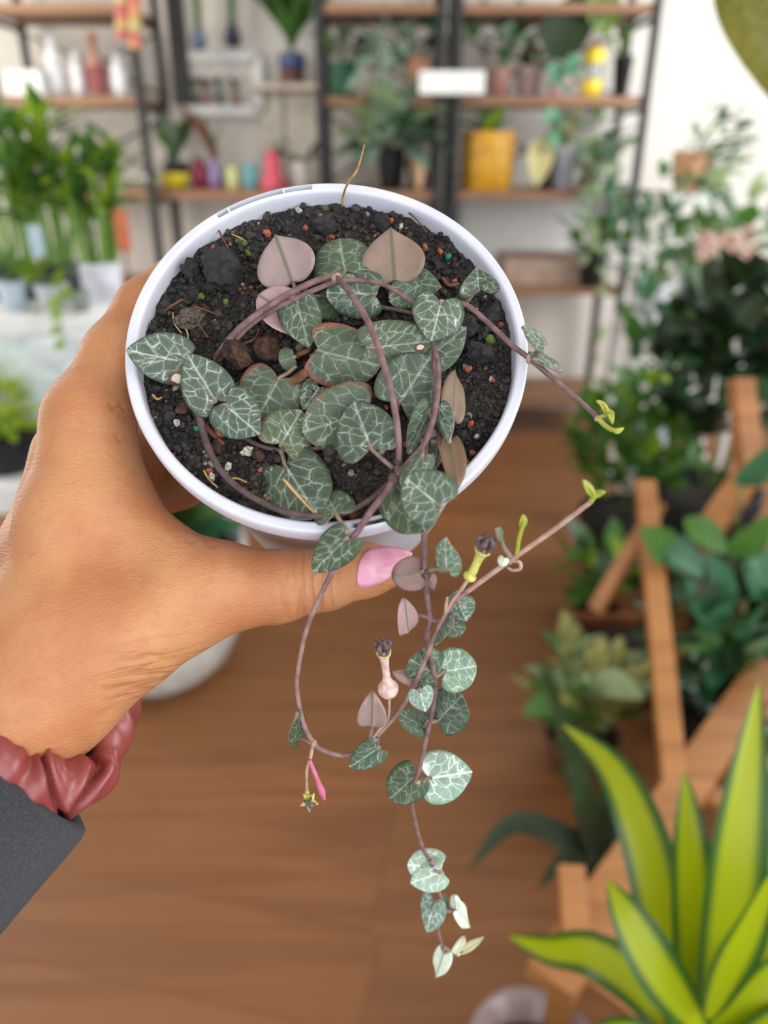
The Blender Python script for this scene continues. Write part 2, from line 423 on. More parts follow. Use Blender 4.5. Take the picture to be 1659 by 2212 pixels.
for nm, px, py, rp, m, sb in [
    ('pumice_stone', 408, 686, 27, M_pum, 2), ('charcoal_lump', 482, 588, 42, M_char, 2), ('charcoal_lump', 412, 582, 22, M_char, 2), ('charcoal_lump', 600, 640, 14, M_char, 1),
    ('bark_chip', 514, 770, 38, M_bark, 2), ('bark_chip', 578, 752, 28, M_bark, 2), ('bark_chip', 562, 800, 16, M_bark, 1), ('charcoal_lump', 1034, 762, 30, M_char, 2), ('charcoal_lump', 1062, 680, 22, M_char, 2),
    ('charcoal_lump', 1010, 705, 22, M_char, 2), ('charcoal_lump', 826, 480, 18, M_char, 1), ('charcoal_lump', 700, 487, 24, M_char, 2), ('bark_chip', 470, 962, 17, M_bark, 1), ('bark_chip', 395, 882, 14, M_bark, 1),
    ('bark_chip', 560, 984, 16, M_bark, 1), ('perlite_grain', 535, 975, 14, M_perl, 2), ('perlite_grain', 493, 1008, 10, M_perl, 1), ('perlite_grain', 826, 975, 10, M_perl, 1), ('perlite_grain', 645, 454, 7, M_perl, 1),
    ('perlite_grain', 866, 489, 7, M_perl, 1), ('perlite_grain', 382, 913, 8, M_perl, 1), ('perlite_grain', 457, 1030, 9, M_perl, 1), ('perlite_grain', 1030, 942, 6, M_perl, 1), ('perlite_grain', 1012, 628, 6, M_perl, 1),
    ('red_grit', 577, 503, 9, M_grit, 1), ('red_grit', 693, 466, 6, M_grit, 1), ('red_grit', 660, 492, 6, M_grit, 1), ('red_grit', 656, 531, 6, M_grit, 1), ('red_grit', 844, 477, 7, M_grit, 1), ('red_grit', 918, 534, 8, M_grit, 1),
    ('red_grit', 950, 543, 7, M_grit, 1), ('red_grit', 982, 608, 7, M_grit, 1), ('red_grit', 474, 935, 11, M_grit, 1), ('red_grit', 452, 1017, 8, M_grit, 1), ('red_grit', 1012, 797, 8, M_grit, 1), ('red_grit', 1016, 916, 9, M_grit, 1),
    ('red_grit', 1004, 1000, 9, M_grit, 1), ('red_grit', 1066, 822, 6, M_grit, 1), ('red_grit', 980, 700, 6, M_grit, 1), ('red_grit', 562, 1014, 6, M_grit, 1), ('red_grit', 1020, 978, 7, M_grit, 1), ('red_grit', 998, 976, 6, M_grit, 1), ('red_grit', 875, 960, 6, M_grit, 1), ('red_grit', 835, 880, 6, M_grit, 1),
    ('fertiliser_granule', 425, 925, 7, M_gran, 1), ('fertiliser_granule', 968, 556, 9, M_gran, 1), ('moss_tuft', 1058, 735, 13, M_moss, 1), ('moss_tuft', 526, 525, 8, M_moss, 1), ('moss_tuft', 536, 547, 7, M_moss, 1), ('moss_tuft', 435, 640, 9, M_moss, 1), ('moss_tuft', 488, 652, 6, M_moss, 1)]:
    p = Sw(px, py, .3+(rp/F*.23*1000*.45 if rp > 12 else .6)); v, f = rock(p, rp/F*depth(p)*1.1, sub=sb)
    mesh(nm, v, f, m, soil, smooth=(m is M_gran))
M_straw = mat('straw', (196, 158, 96), .7, (150, 112, 64), 400)
M_root = mat('root_fibre', (120, 80, 52), .8, (88, 56, 36), 400)
for nm, pts, r, m in [
    ('root_strand', [(738, 447, 0), (742, 420, 6), (752, 395, 12), (770, 370, 16), (780, 340, 19), (787, 312, 22)], .00035, M_straw),
    ('straw', [(612, 1035, 9), (645, 1072, 8), (684, 1114, 7)], .0004, M_straw),
    ('straw', [(440, 1016, 1.5), (452, 1036, 2), (470, 1053, 2)], .0003, M_straw),
    ('root_strand', [(472, 497, 2), (484, 520, 2), (492, 535, 2.5), (500, 549, 2)], .0003, M_root), ('root_strand', [(500, 505, 2), (515, 512, 2.5), (530, 520, 2)], .00025, M_straw),
    ('root_strand', [(355, 672, 2), (372, 660, 3), (395, 646, 2)], .0004, M_root), ('root_strand', [(373, 675, 2), (378, 700, 2.5), (392, 720, 2)], .0003, M_straw), ('root_strand', [(385, 702, 2), (402, 712, 2), (407, 733, 1.5)], .0003, M_straw),
    ('root_strand', [(428, 700, 2), (440, 716, 2), (450, 730, 2)], .0003, M_root), ('twig', [(445, 920, 1.5), (462, 940, 2), (484, 960, 2)], .0007, M_root), ('root_strand', [(330, 853, 2), (340, 862, 3), (350, 858, 2.5)], .0004, M_straw),
    ('root_strand', [(500, 1033, 1.5), (515, 1034, 2), (533, 1042, 2)], .0003, M_straw), ('root_strand', [(955, 600, 2), (970, 616, 2.5), (992, 612, 2.5)], .0006, M_root), ('root_strand', [(884, 460, 3), (905, 480, 4), (922, 503, 2)], .0003, M_root),
    ('root_strand', [(610, 778, 2), (660, 760, 4), (672, 748, 3)], .0008, M_root), ('twig', [(628, 828, 2), (652, 812, 4), (668, 798, 4)], .0016, M_root), ('root_strand', [(418, 660, 2), (445, 670, 2), (470, 680, 2)], .0003, M_root),
    ('root_strand', [(560, 710, 2), (545, 735, 3), (490, 750, 2)], .0003, M_root), ('root_strand', [(1000, 660, 1), (1020, 610, 2), (1060, 632, 2)], .0003, M_root)]:
    tube(nm, [Sw(*p) for p in pts], [r, r, r*.7], m, soil, seg=6)

# ================================================================== THE VINE
def vein_mat(name, base, base2, vein, rough=.5):
    m, nt, b = nodes(name)
    uvn = nt.nodes.new('ShaderNodeUVMap'); uvn.uv_map = 'leaf'
    sp = nt.nodes.new('ShaderNodeSeparateXYZ'); nt.links.new(uvn.outputs[0], sp.inputs[0])
    oi = nt.nodes.new('ShaderNodeObjectInfo')
    rnd = math_(nt, 'MULTIPLY', oi.outputs['Random'], 61.0)
    nz = nt.nodes.new('ShaderNodeTexNoise'); nz.noise_dimensions = '4D'; nz.inputs['Scale'].default_value = 5.5; nz.inputs['Detail'].default_value = 3
    nt.links.new(uvn.outputs[0], nz.inputs['Vector']); nt.links.new(rnd, nz.inputs['W'])
    ns = nt.nodes.new('ShaderNodeSeparateXYZ'); nt.links.new(nz.outputs['Color'], ns.inputs[0])
    x = math_(nt, 'ADD', sp.outputs[0], math_(nt, 'MULTIPLY', math_(nt, 'SUBTRACT', ns.outputs[0], .5), .10))
    y = math_(nt, 'ADD', sp.outputs[1], math_(nt, 'MULTIPLY', math_(nt, 'SUBTRACT', ns.outputs[1], .5), .12))
    ax = math_(nt, 'ABSOLUTE', x)
    # main reticulation
    cb = nt.nodes.new('ShaderNodeCombineXYZ')
    nt.links.new(math_(nt, 'MULTIPLY', x, 3.3), cb.inputs[0])
    nt.links.new(math_(nt, 'SUBTRACT', math_(nt, 'MULTIPLY', y, 3.6), math_(nt, 'MULTIPLY', ax, 2.2)), cb.inputs[1])
    nt.links.new(rnd, cb.inputs[2])
    vo = nt.nodes.new('ShaderNodeTexVoronoi'); vo.feature = 'DISTANCE_TO_EDGE'; vo.inputs['Scale'].default_value = 1.25
    vo.inputs['Randomness'].default_value = .85; nt.links.new(cb.outputs[0], vo.inputs['Vector'])
    v1 = math_(nt, 'SUBTRACT', 1.0, ramp01(nt, vo.outputs['Distance'], .0, .062))
    halo = math_(nt, 'SUBTRACT', 1.0, ramp01(nt, vo.outputs['Distance'], .03, .24))
    vo2 = nt.nodes.new('ShaderNodeTexVoronoi'); vo2.feature = 'DISTANCE_TO_EDGE'; vo2.inputs['Scale'].default_value = 3.1
    nt.links.new(cb.outputs[0], vo2.inputs['Vector'])
    v2 = math_(nt, 'SUBTRACT', 1.0, ramp01(nt, vo2.outputs['Distance'], .006, .06))
    mid = math_(nt, 'SUBTRACT', 1.0, ramp01(nt, math_(nt, 'ABSOLUTE', sp.outputs[0]), .004, .032))
    # mealy speckle
    sk = nt.nodes.new('ShaderNodeTexNoise'); sk.inputs['Scale'].default_value = 70; sk.inputs['Detail'].default_value = 3
    nt.links.new(uvn.outputs[0], sk.inputs['Vector'])
    spk = ramp01(nt, sk.outputs['Fac'], .50, .72)
    pat = ramp01(nt, ns.outputs[2], .40, .62)
    amt = math_(nt, 'ADD', math_(nt, 'MULTIPLY', v1, math_(nt, 'ADD', .22, math_(nt, 'MULTIPLY', pat, .42))), math_(nt, 'MULTIPLY', v2, math_(nt, 'MULTIPLY', pat, .22)))
    amt = math_(nt, 'ADD', amt, math_(nt, 'MULTIPLY', mid, .42))
    amt = math_(nt, 'ADD', amt, math_(nt, 'MULTIPLY', math_(nt, 'MULTIPLY', halo, spk), .5))
    amt = math_(nt, 'ADD', amt, math_(nt, 'MULTIPLY', spk, .07))
    ed = nt.nodes.new('ShaderNodeAttribute'); ed.attribute_name = 'edge'
    amt = math_(nt, 'MULTIPLY', amt, math_(nt, 'SUBTRACT', 1.0, math_(nt, 'MULTIPLY', ramp01(nt, ed.outputs['Fac'], .80, 1.0), .8)), clamp=True)
    bc = mixc(nt, lin(base), lin(base2), ramp01(nt, ns.outputs[0], .35, .65))
    bc = mixc(nt, bc, oi.outputs['Color'], 1.0, 'MULTIPLY')
    rd = nt.nodes.new('ShaderNodeAttribute'); rd.attribute_type = 'OBJECT'; rd.attribute_name = 'redness'
    bc = mixc(nt, bc, lin((160, 96, 82)), math_(nt, 'MULTIPLY', ramp01(nt, math_(nt, 'ADD', ed.outputs['Fac'], math_(nt, 'MULTIPLY', math_(nt, 'SUBTRACT', ns.outputs[1], .5), .3)), .80, 1.0), rd.outputs['Fac']))
    pl = nt.nodes.new('ShaderNodeAttribute'); pl.attribute_type = 'OBJECT'; pl.attribute_name = 'paleness'
    amt = math_(nt, 'MULTIPLY', amt, math_(nt, 'ADD', .8, pl.outputs['Fac']), clamp=True)
    vc = mixc(nt, lin(vein), lin((232, 238, 232)), math_(nt, 'MULTIPLY', pl.outputs['Fac'], .7, clamp=True))
    out = mixc(nt, bc, vc, amt)
    # dry scar
    sc = nt.nodes.new('ShaderNodeAttribute'); sc.attribute_name = 'scar'
    out = mixc(nt, out, lin((92, 66, 52)), ramp01(nt, math_(nt, 'ADD', sc.outputs['Fac'], math_(nt, 'MULTIPLY', math_(nt, 'SUBTRACT', ns.outputs[2], .5), .6)), .25, .5))
    out = mixc(nt, out, lin((214, 196, 170)), ramp01(nt, math_(nt, 'ADD', sc.outputs['Fac'], math_(nt, 'MULTIPLY', math_(nt, 'SUBTRACT', ns.outputs[0], .5), .5)), .58, .66))
    nt.links.new(out, b.inputs['Base Color']); b.inputs['Roughness'].default_value = rough
    b.inputs['Specular IOR Level'].default_value = .35
    b.inputs['Subsurface Weight'].default_value = .0
    bp = nt.nodes.new('ShaderNodeBump'); bp.inputs['Strength'].default_value = .35; bp.inputs['Distance'].default_value = .0006
    hh = math_(nt, 'SUBTRACT', math_(nt, 'MULTIPLY', sk.outputs['Fac'], .6), math_(nt, 'MULTIPLY', v1, .6))
    nt.links.new(hh, bp.inputs['Height']); nt.links.new(bp.outputs[0], b.inputs['Normal'])
    MATS[name] = m; return m
M_leaf = vein_mat('heart_leaf_top', (69, 83, 71), (75, 86, 66), (174, 183, 162))
def under_mat():
    m, nt, b = nodes('heart_leaf_underside')
    uvn = nt.nodes.new('ShaderNodeUVMap'); uvn.uv_map = 'leaf'
    sp = nt.nodes.new('ShaderNodeSeparateXYZ'); nt.links.new(uvn.outputs[0], sp.inputs[0])
    oi = nt.nodes.new('ShaderNodeObjectInfo')
    nz = nt.nodes.new('ShaderNodeTexNoise'); nz.inputs['Scale'].default_value = 4; nz.inputs['Detail'].default_value = 5
    nt.links.new(uvn.outputs[0], nz.inputs['Vector'])
    at = nt.nodes.new('ShaderNodeAttribute'); at.attribute_type = 'OBJECT'; at.attribute_name = 'under'
    c = mixc(nt, lin((160, 136, 134)), lin((146, 130, 120)), ramp01(nt, nz.outputs['Fac'], .35, .7))
    c = mixc(nt, c, at.outputs['Color'], 1.0, 'MULTIPLY')
    mid = math_(nt, 'SUBTRACT', 1.0, ramp01(nt, math_(nt, 'ABSOLUTE', sp.outputs[0]), .006, .055))
    c = mixc(nt, c, lin((72, 84, 54)), math_(nt, 'MULTIPLY', mid, .7))
    nt.links.new(c, b.inputs['Base Color']); b.inputs['Roughness'].default_value = .5
    MATS['under'] = m; return m
M_under = under_mat()
def stem_mat(name, c, c2):
    m = mat(name, c, .6, c2, 260, .3, 2500); return m
M_stem = stem_mat('mauve_stem', (134, 102, 99), (100, 76, 75))
M_stemd = stem_mat('dark_stem', (98, 75, 74), (74, 56, 57))
M_stemp = stem_mat('pale_stem', (192, 156, 138), (168, 128, 116))
M_peti = stem_mat('petiole', (150, 126, 112), (116, 104, 84))
M_bud = mat('young_shoot', (166, 172, 66), .5, (146, 150, 60), 300)

vine = thing('trailing_heart_vine', 'trailing vine with marbled heart-shaped leaves and lantern flowers, growing in the held pot', 'plant', Cw-Nw*SOIL)
MARG = catmull([(0, 0), (.16, -.150), (.34, -.205), (.49, -.02), (.515, .29), (.40, .62), (.17, .88), (0, 1.0)], 4)
MARG = np.array([p[:2] for p in [np.append(q, 0) for q in MARG]])
MARG_R = np.array([p[:2] for p in [np.append(q, 0) for q in catmull([(0, 0), (.16, -.135), (.35, -.175), (.495, .03), (.52, .38), (.41, .73), (.17, .945), (0, 1.0)], 4)]])
MARG_D = np.array([p[:2] for p in [np.append(q, 0) for q in catmull([(0, 0), (.20, -.03), (.42, .07), (.515, .28), (.47, .52), (.31, .75), (.11, .92), (0, 1.0)], 4)]])
def heart(B, T, wpx, roll=0, cup=.12, curl=.0, under=False, colr=(1, 1, 1), red=0, pale=.2, rnd=False, node=None, thick=.0009, scar=None, ucol=(1, 1, 1), label=None, fold=0, wave=.03, seed=0, pr=.0006):
    """one leaf: B petiole notch, T tip, in camera space; wpx width in photo pixels; roll about the midrib in degrees"""
    B = np.asarray(B, float); T = np.asarray(T, float)
    a = T-B; L = np.linalg.norm(a); a = a/L
    midp = (B+T)/2; v = -midp/np.linalg.norm(midp)
    n = nrm(v-(v@a)*a)
    if under: n = -n
    r = math.radians(roll); b = np.cross(a, n); n2 = n*math.cos(r)+b*math.sin(r); b = np.cross(a, n2)
    wid = wpx/F*midp[2]
    M = {0: MARG, 1: MARG_R, 2: MARG_D}[int(rnd)]
    nu, nv = len(M), 6
    rr = random.Random(seed*7+int(B[0]*1e5))
    ph1, ph2 = rr.uniform(0, 6), rr.uniform(0, 6)
    top = []; uvs = []; edge = []; sc_ = []; idx = {}
    for s in (-1, 1):
        for i in range(nu):
            for j in range(nv+1):
                t = j/nv
                if j == 0 and s == 1: idx[(s, i, 0)] = idx[(-1, i, 0)]; continue
                uu = i/(nu-1)
                m0 = np.array([0, .0 + uu]); e = M[i].copy(); e[0] *= s
                q = m0*(1-t)+e*t
                x, y = q[0], q[1]
                z = -cup*x*x*4*.5 - fold*abs(x) - curl*(y*y) + wave*math.sin(7*y+ph1)*x*s*.8 + wave*.7*math.sin(9*x+ph2)*t
                z += .035*math.exp(-(x/.09)**2)*-1*(1-y*.5)
                idx[(s, i, j)] = len(top)
                top.append((x*wid, y*L, z*(wid+L)*.5, t)); uvs.append((x, y)); edge.append(t)
                sc_.append(max(0, 1-math.hypot(x-scar[0], y-scar[1])/scar[2]) if scar else 0)
    nt_ = len(top); V = []
    for x, y, z, t in top: V.append(B+b*x+a*y+n2*z)
    for x, y, z, t in top:
        k = thick*(1-t**3)+.00018
        V.append(B+b*x*.995+a*y+n2*(z-k))
    Fc = []; mi = []
    for s in (-1, 1):
        for i in range(nu-1):
            for j in range(nv):
                q = [idx[(s, i, j)], idx[(s, i, j+1)], idx[(s, i+1, j+1)], idx[(s, i+1, j)]]
                if s == -1: q = q[::-1]
                qq = []
                for k in q:
                    if k not in qq: qq.append(k)
                Fc.append(tuple(qq)); mi.append(0)
                Fc.append(tuple(k+nt_ for k in qq[::-1])); mi.append(1)
            p, q = idx[(s, i, nv)], idx[(s, i+1, nv)]
            Fc.append((p, p+nt_, q+nt_, q) if s == 1 else (q, q+nt_, p+nt_, p)); mi.append(1)
    o = mesh('leaf', cam2w(np.array(V)), Fc, [M_leaf, M_under], vine, midx=mi, attrs={'edge': edge*2, 'scar': sc_*2}, uv=uvs*2, origin=cam2w(B))
    o.color = tuple(colr)+(1,); o['redness'] = float(red); o['paleness'] = float(pale); o['under'] = [float(c) for c in ucol]
    if label: o['label'] = label
    if node is not None:
        node = np.asarray(node, float)
        d = node-B; mdl = (B+node)/2 - n2*.12*np.linalg.norm(d)
        ins = B+a*L*.06-n2*thick*.6
        mesh('petiole', *tube_geo(catmull([cam2w(p) for p in (ins, B-a*.0006-n2*thick*.7, mdl, node)], 5), [pr, pr, pr*1.1, pr*1.3], 7), M_peti, o)
    return o
G1 = (1, 1, 1); GL = (1.15, 1.2, 1.1); GD = (.75, .8, .72); GO = (1.1, 1.05, .8)
H = heart
# --- leaves lying in the pot (petiole notch, tip, width)
H(S(391, 781, 9), S(270, 757, 13), 108, roll=-8, curl=.05, pale=.45, scar=(-.38, .02, .28), node=S(440, 870, 4), seed=1, label='marbled heart leaf with a dry pale scar, overhanging the rim')
H(S(463, 862, 8), S(404, 764, 12), 108, pale=.35, node=S(432, 885, 5), seed=2)
H(S(487, 876, 9), S(560, 938, 9), 108, roll=6, pale=.45, node=S(440, 885, 5), seed=3, colr=(.95, 1, 1.02))
H(S(602, 818, 4), S(556, 902, 3), 142, roll=10, rnd=True, red=.7, pale=.05, cup=.2, colr=(.95, .98, .85), node=S(640, 790, 3), seed=4)
H(S(634, 772, 6), S(604, 780, 7), 48, cup=.5, fold=.3, rnd=True, pale=-.3, colr=GL, node=S(645, 768, 2), seed=5)
H(S(609, 956, 6), S(652, 884, 5), 118, red=.4, colr=(1.15, 1.12, .8), pale=.25, node=S(612, 975, 2), seed=6, cup=.2)
H(S(792, 890, 4), S(654, 934, 6), 142, roll=-10, red=.35, rnd=True, colr=(1.05, 1.0, .85), pale=.1, node=S(830, 930, 3), seed=7, cup=.15)
H(S(799, 962, 13), S(763, 864, 10), 134, pale=.3, node=S(850, 1012, 9), seed=8, cup=.18)
H(S(615, 1004, 3), S(686, 1114, 8), 142, roll=4, pale=.25, rnd=True, colr=(.9, .95, .88), node=S(606, 972, 2), seed=9, cup=.22)
H(S(723, 1104, 10), S(697, 1050, 5), 92, pale=.1, colr=(1.05, 1.08, .9), cup=.3, curl=.15, node=S(752, 1152, 11), seed=10)
H(S(947, 1090, 20), S(877, 1033, 19), 122, roll=4, pale=.4, colr=GL, rnd=True, node=S(905, 1060, 12), seed=12, cup=.2)
H(S(860, 1050, 10), S(921, 1149, 15), 122, roll=-4, pale=.1, rnd=True, colr=(1.1, 1.12, .75), node=S(845, 1035, 10), seed=13, cup=.25)
H(S(909, 984, 16), S(866, 1052, 17), 62, roll=26, pale=.25, colr=GL, fold=.35, node=S(914, 950, 12), seed=14)
H(S(866, 866, 7), S(930, 770, 8), 138, roll=5, pale=.15, colr=(.95, 1.02, .95), rnd=True, node=S(858, 885, 3), seed=15, cup=.18)
H(S(953, 652, 15), S(932, 736, 14), 112, roll=-4, pale=.45, colr=GL, node=S(990, 655, 12), seed=16, cup=.16)
H(S(925, 772, 6), S(1008, 706, 7), 88, roll=-12, pale=.2, colr=(1, 1.05, .95), seed=17)
H(S(797, 752, 10), S(934, 737, 10), 102, roll=8, pale=.12, rnd=True, colr=(1.05, 1.02, .86), scar=(.1, .80, .16), node=S(780, 775, 4), seed=18, cup=.28)
H(S(690, 758, 9), S(822, 790, 7), 132, roll=-4, rnd=True, red=1.0, pale=.0, colr=(.95, .98, .82), node=S(672, 770, 3), seed=19, cup=.3)
H(S(641, 650, 11), S(667, 749, 9), 92, roll=-4, pale=.05, colr=(.85, .92, .78), node=S(624, 640, 9), seed=20, cup=.22)
H(S(634, 612, 5), S(596, 508, 9), 128, under=True, rnd=2, roll=-8, ucol=(.95, .93, .93), cup=.25, node=S(640, 640, 5), seed=21, label='pale pink leaf underside')
H(S(640, 690, 5), S(556, 640, 8), 96, under=True, roll=20, rnd=True, ucol=(1.2, 1.02, 1.12), cup=.35, seed=22, label='pale pink leaf underside')
H(S(744, 579, 10), S(730, 496, 9), 132, rnd=True, pale=.0, colr=(1.0, 1.12, .92), cup=.45, curl=.2, node=S(732, 604, 8), seed=23)
H(S(853, 610, 6), S(844, 494, 10), 132, under=True, rnd=2, roll=0, ucol=(.74, .68, .56), cup=.3, seed=24, label='brownish pink leaf underside')
H(S(868, 606, 4), S(953, 621, 6), 74, roll=10, pale=.1, colr=(1.1, 1.2, 1), seed=25)
H(S(908, 616, 5), S(842, 652, 5), 72, roll=-10, rnd=True, pale=.1, colr=(.9, 1.0, .92), cup=.3, seed=26)
H(S(806, 634, 9), S(704, 632, 7), 100, roll=12, rnd=True, pale=.15, colr=(.85, .95, .9), cup=.3, node=S(818, 612, 6), seed=27)
H(S(730, 650, 3), S(670, 678, 3), 62, pale=-.4, colr=(.8, .9, .55), seed=28)
H(S(1034, 624, 14), S(1030, 580, 20), 84, roll=4, fold=-.55, pale=.35, colr=GL, cup=-.1, node=S(1008, 653, 10), seed=29)
H(S(690, 835, 1.5), S(655, 884, 2), 66, pale=.3, colr=(.75, .85, .7), seed=36)
H(S(972, 892, 9), S(978, 800, 9), 62, under=True, roll=36, ucol=(.60, .56, .38), fold=.1, node=S(944, 889, 9), seed=32, label='olive brown leaf underside')
H(S(928, 890, 10), S(884, 982, 7), 66, roll=-50, pale=.3, fold=.2, colr=GL, node=S(935, 905, 10), seed=33)
H(S(945, 890, 14), S(968, 958, 14), 66, roll=52, pale=.45, fold=.2, colr=GL, node=S(938, 888, 11), seed=34)
H(S(968, 960, 9), S(985, 1062, 14), 66, under=True, roll=-32, ucol=(.46, .36, .22), cup=.2, node=S(930, 955, 10), seed=35, label='dark brown leaf underside')
H(S(945, 955, 4), S(938, 1012, 4), 40, roll=20, pale=.1, colr=(.8, .9, .65), seed=37)
H(S(770, 815, 2), S(752, 845, 3), 30, under=True, ucol=(.7, .55, .48), seed=38)
# vertical drape plane just in front of the near rim
RB = cam2w(K(720, 1155, .2090)); Y0 = RB[1]
def V_(px, py, off=0.0):            # off: millimetres towards the camera from the drape plane -> camera space
    r = cam2w(K(px, py, 1.0))-CAM; t = (Y0-off*.001)/r[1]
    return K(px, py, t)
H(S(1172, 741, 18), S(1131, 702, 20), 62, roll=62, pale=.35, colr=GL, node=S(1160, 770, 12), seed=30)
H(S(1160, 762, 12), S(1215, 800, 12), 56, roll=-62, pale=.35, colr=GL, node=S(1146, 776, 11), seed=31)
# --- trailing leaves; strong light on the bright ones is painted in through colr
H(V_(745, 1166, 5), V_(675, 1237, 4), 82, roll=-4, pale=.1, colr=(.72, .85, .60), node=V_(752, 1168, 2), seed=41)
H(V_(902, 1237, 1), V_(845, 1247, 5), 72, under=True, rnd=True, ucol=(.55, .42, .40), cup=.3, node=V_(918, 1232, 0), seed=42, label='dark purple leaf underside')
H(V_(926, 1246, -2), V_(936, 1272, -2), 30, under=True, ucol=(.75, .6, .6), seed=43)
H(V_(964, 1232, 3), V_(960, 1164, 5), 62, roll=-28, pale=.7, fold=.15, colr=(2.0, 2.1, 1.9), node=V_(925, 1232, 0), seed=44)  # light falling on this leaf is put into its colour
H(V_(876, 1363, 2), V_(868, 1288, 4), 54, under=True, roll=34, ucol=(1.12, .98, 1.02), rnd=2, cup=.35, seed=45, label='pale pink leaf underside')
stem0 = [V_(884, 1334, 2), V_(905, 1330, 1), V_(928, 1333, 0)]
H(V_(978, 1318, 1), V_(1004, 1270, -2), 46, roll=30, pale=.3, colr=(1.1, 1.25, 1.2), seed=46)
H(V_(990, 1302, 4), V_(1008, 1342, 7), 62, roll=10, fold=.45, pale=.4, colr=(1.05, 1.25, 1.25), node=V_(966, 1322, 1), seed=47)
H(V_(966, 1330, 3), V_(936, 1394, 3), 46, roll=52, pale=.3, colr=GL, seed=48)
H(V_(968, 1352, 0), V_(1006, 1356, 1), 48, rnd=True, pale=.2, colr=(1, 1.1, .95), cup=.3, node=V_(955, 1345, 1), seed=49)
H(V_(941, 1457, -2), V_(886, 1424, 0), 92, rnd=True, pale=.0, colr=(.7, .88, .72), cup=.2, node=V_(936, 1475, -2), seed=50)
H(V_(962, 1450, -3), V_(1030, 1439, -4), 92, rnd=True, pale=.6, colr=(2.5, 2.9, 2.7), cup=.2, node=V_(940, 1462, -2), seed=51)  # sunlit look painted in by the raised colr
H(V_(908, 1494, 6), V_(919, 1538, 8), 56, roll=-6, pale=.8, colr=(2.6, 2.7, 3.1), fold=.15, node=V_(885, 1500, 2), seed=52)
H(V_(947, 1556, -4), V_(997, 1503, -4), 98, rnd=True, pale=-.1, colr=(.72, .85, .78), cup=.2, node=V_(932, 1560, -3), seed=53)
H(V_(918, 1570, -4), V_(860, 1540, -3), 50, roll=18, rnd=True, pale=-.2, colr=(.75, .9, .72), node=V_(928, 1555, -3), seed=54)
H(V_(892, 1470, 0), V_(843, 1451, 1), 34, under=True, roll=25, ucol=(.72, .58, .55), node=V_(880, 1490, 0), seed=55)
H(V_(803, 1565, 4), V_(805, 1491, 5), 62, under=True, rnd=2, ucol=(.92, .84, .78), cup=.35, node=V_(798, 1592, 2), seed=56, label='greyish pink leaf underside')
H(V_(650, 1592, -1), V_(645, 1538, 2), 56, roll=48, pale=.0, colr=(.9, .92, .65), cup=.2, node=V_(674, 1606, 1), seed=57)
H(V_(814, 1618, 4), V_(754, 1658, 5), 58, roll=0, pale=.2, colr=(.95, 1.1, .95), node=V_(800, 1598, 1), seed=58)
H(V_(897, 1676, -2), V_(842, 1726, 1), 84, rnd=True, pale=.0, colr=(.72, .82, .55), cup=.15, node=V_(902, 1690, -1), seed=59)
H(V_(929, 1681, -3), V_(1021, 1667, -5), 108, pale=1.3, colr=(3.4, 3.7, 4.0), cup=.12, node=V_(902, 1690, -1), seed=60)  # strong light painted in through colr and pale
H(V_(950, 1872, -2), V_(880, 1868, -1), 68, pale=1.2, rnd=True, colr=(4.6, 4.7, 5.2), cup=.25, node=V_(930, 1860, 0), seed=61)  # lit clump, its brightness painted into the leaf colour
H(V_(950, 1885, 1), V_(886, 1908, 3), 66, pale=1.2, colr=(4.6, 4.7, 5.2), cup=.25, node=V_(938, 1880, 0), seed=62)  # painted as strongly lit, like the leaf before it
H(V_(936, 1950, -1), V_(922, 2014, 2), 62, roll=26, pale=1.0, colr=(2.4, 2.8, 3.0), node=V_(950, 1945, 0), seed=63)
H(V_(950, 1950, -2), V_(955, 1996, -2), 44, roll=-30, pale=.0, colr=(1.1, 1.3, .9), seed=64)
H(V_(988, 1966, -2), V_(1010, 2003, -4), 40, roll=-40, under=True, ucol=(2.0, 3.1, 2.6), node=V_(960, 1968, -1), seed=65)
H(V_(988, 1968, -2.2), V_(984, 1932, -3), 34, roll=-30, under=True, ucol=(2.0, 3.1, 2.6), rnd=True, seed=165)
H(V_(962, 2058, 0), V_(944, 2108, -1), 40, under=True, roll=15, ucol=(2.1, 3.2, 2.7), node=V_(956, 2046, 0), seed=66, label='pale young leaf at the end of the strand')
H(V_(985, 2056, 1), V_(1004, 2020, 0), 26, under=True, roll=30, ucol=(1.9, 2.6, 2.0), node=V_(958, 2045, 0), seed=67)
H(V_(1000, 2050, 1), V_(1046, 2022, 1), 22, under=True, roll=40, ucol=(1.6, 2.0, 1.2), node=V_(975, 2055, 0), seed=68)
H(V_(1085, 1158, 6), V_(1076, 1140, 7), 30, roll=60, colr=(1.4, 1.6, 1.0), pale=-.2, node=V_(1105, 1205, 5), seed=69)
H(V_(1089, 1205, 5), V_(1082, 1224, 6), 24, under=True, ucol=(1.9, 2.7, 2.2), rnd=True, seed=70)
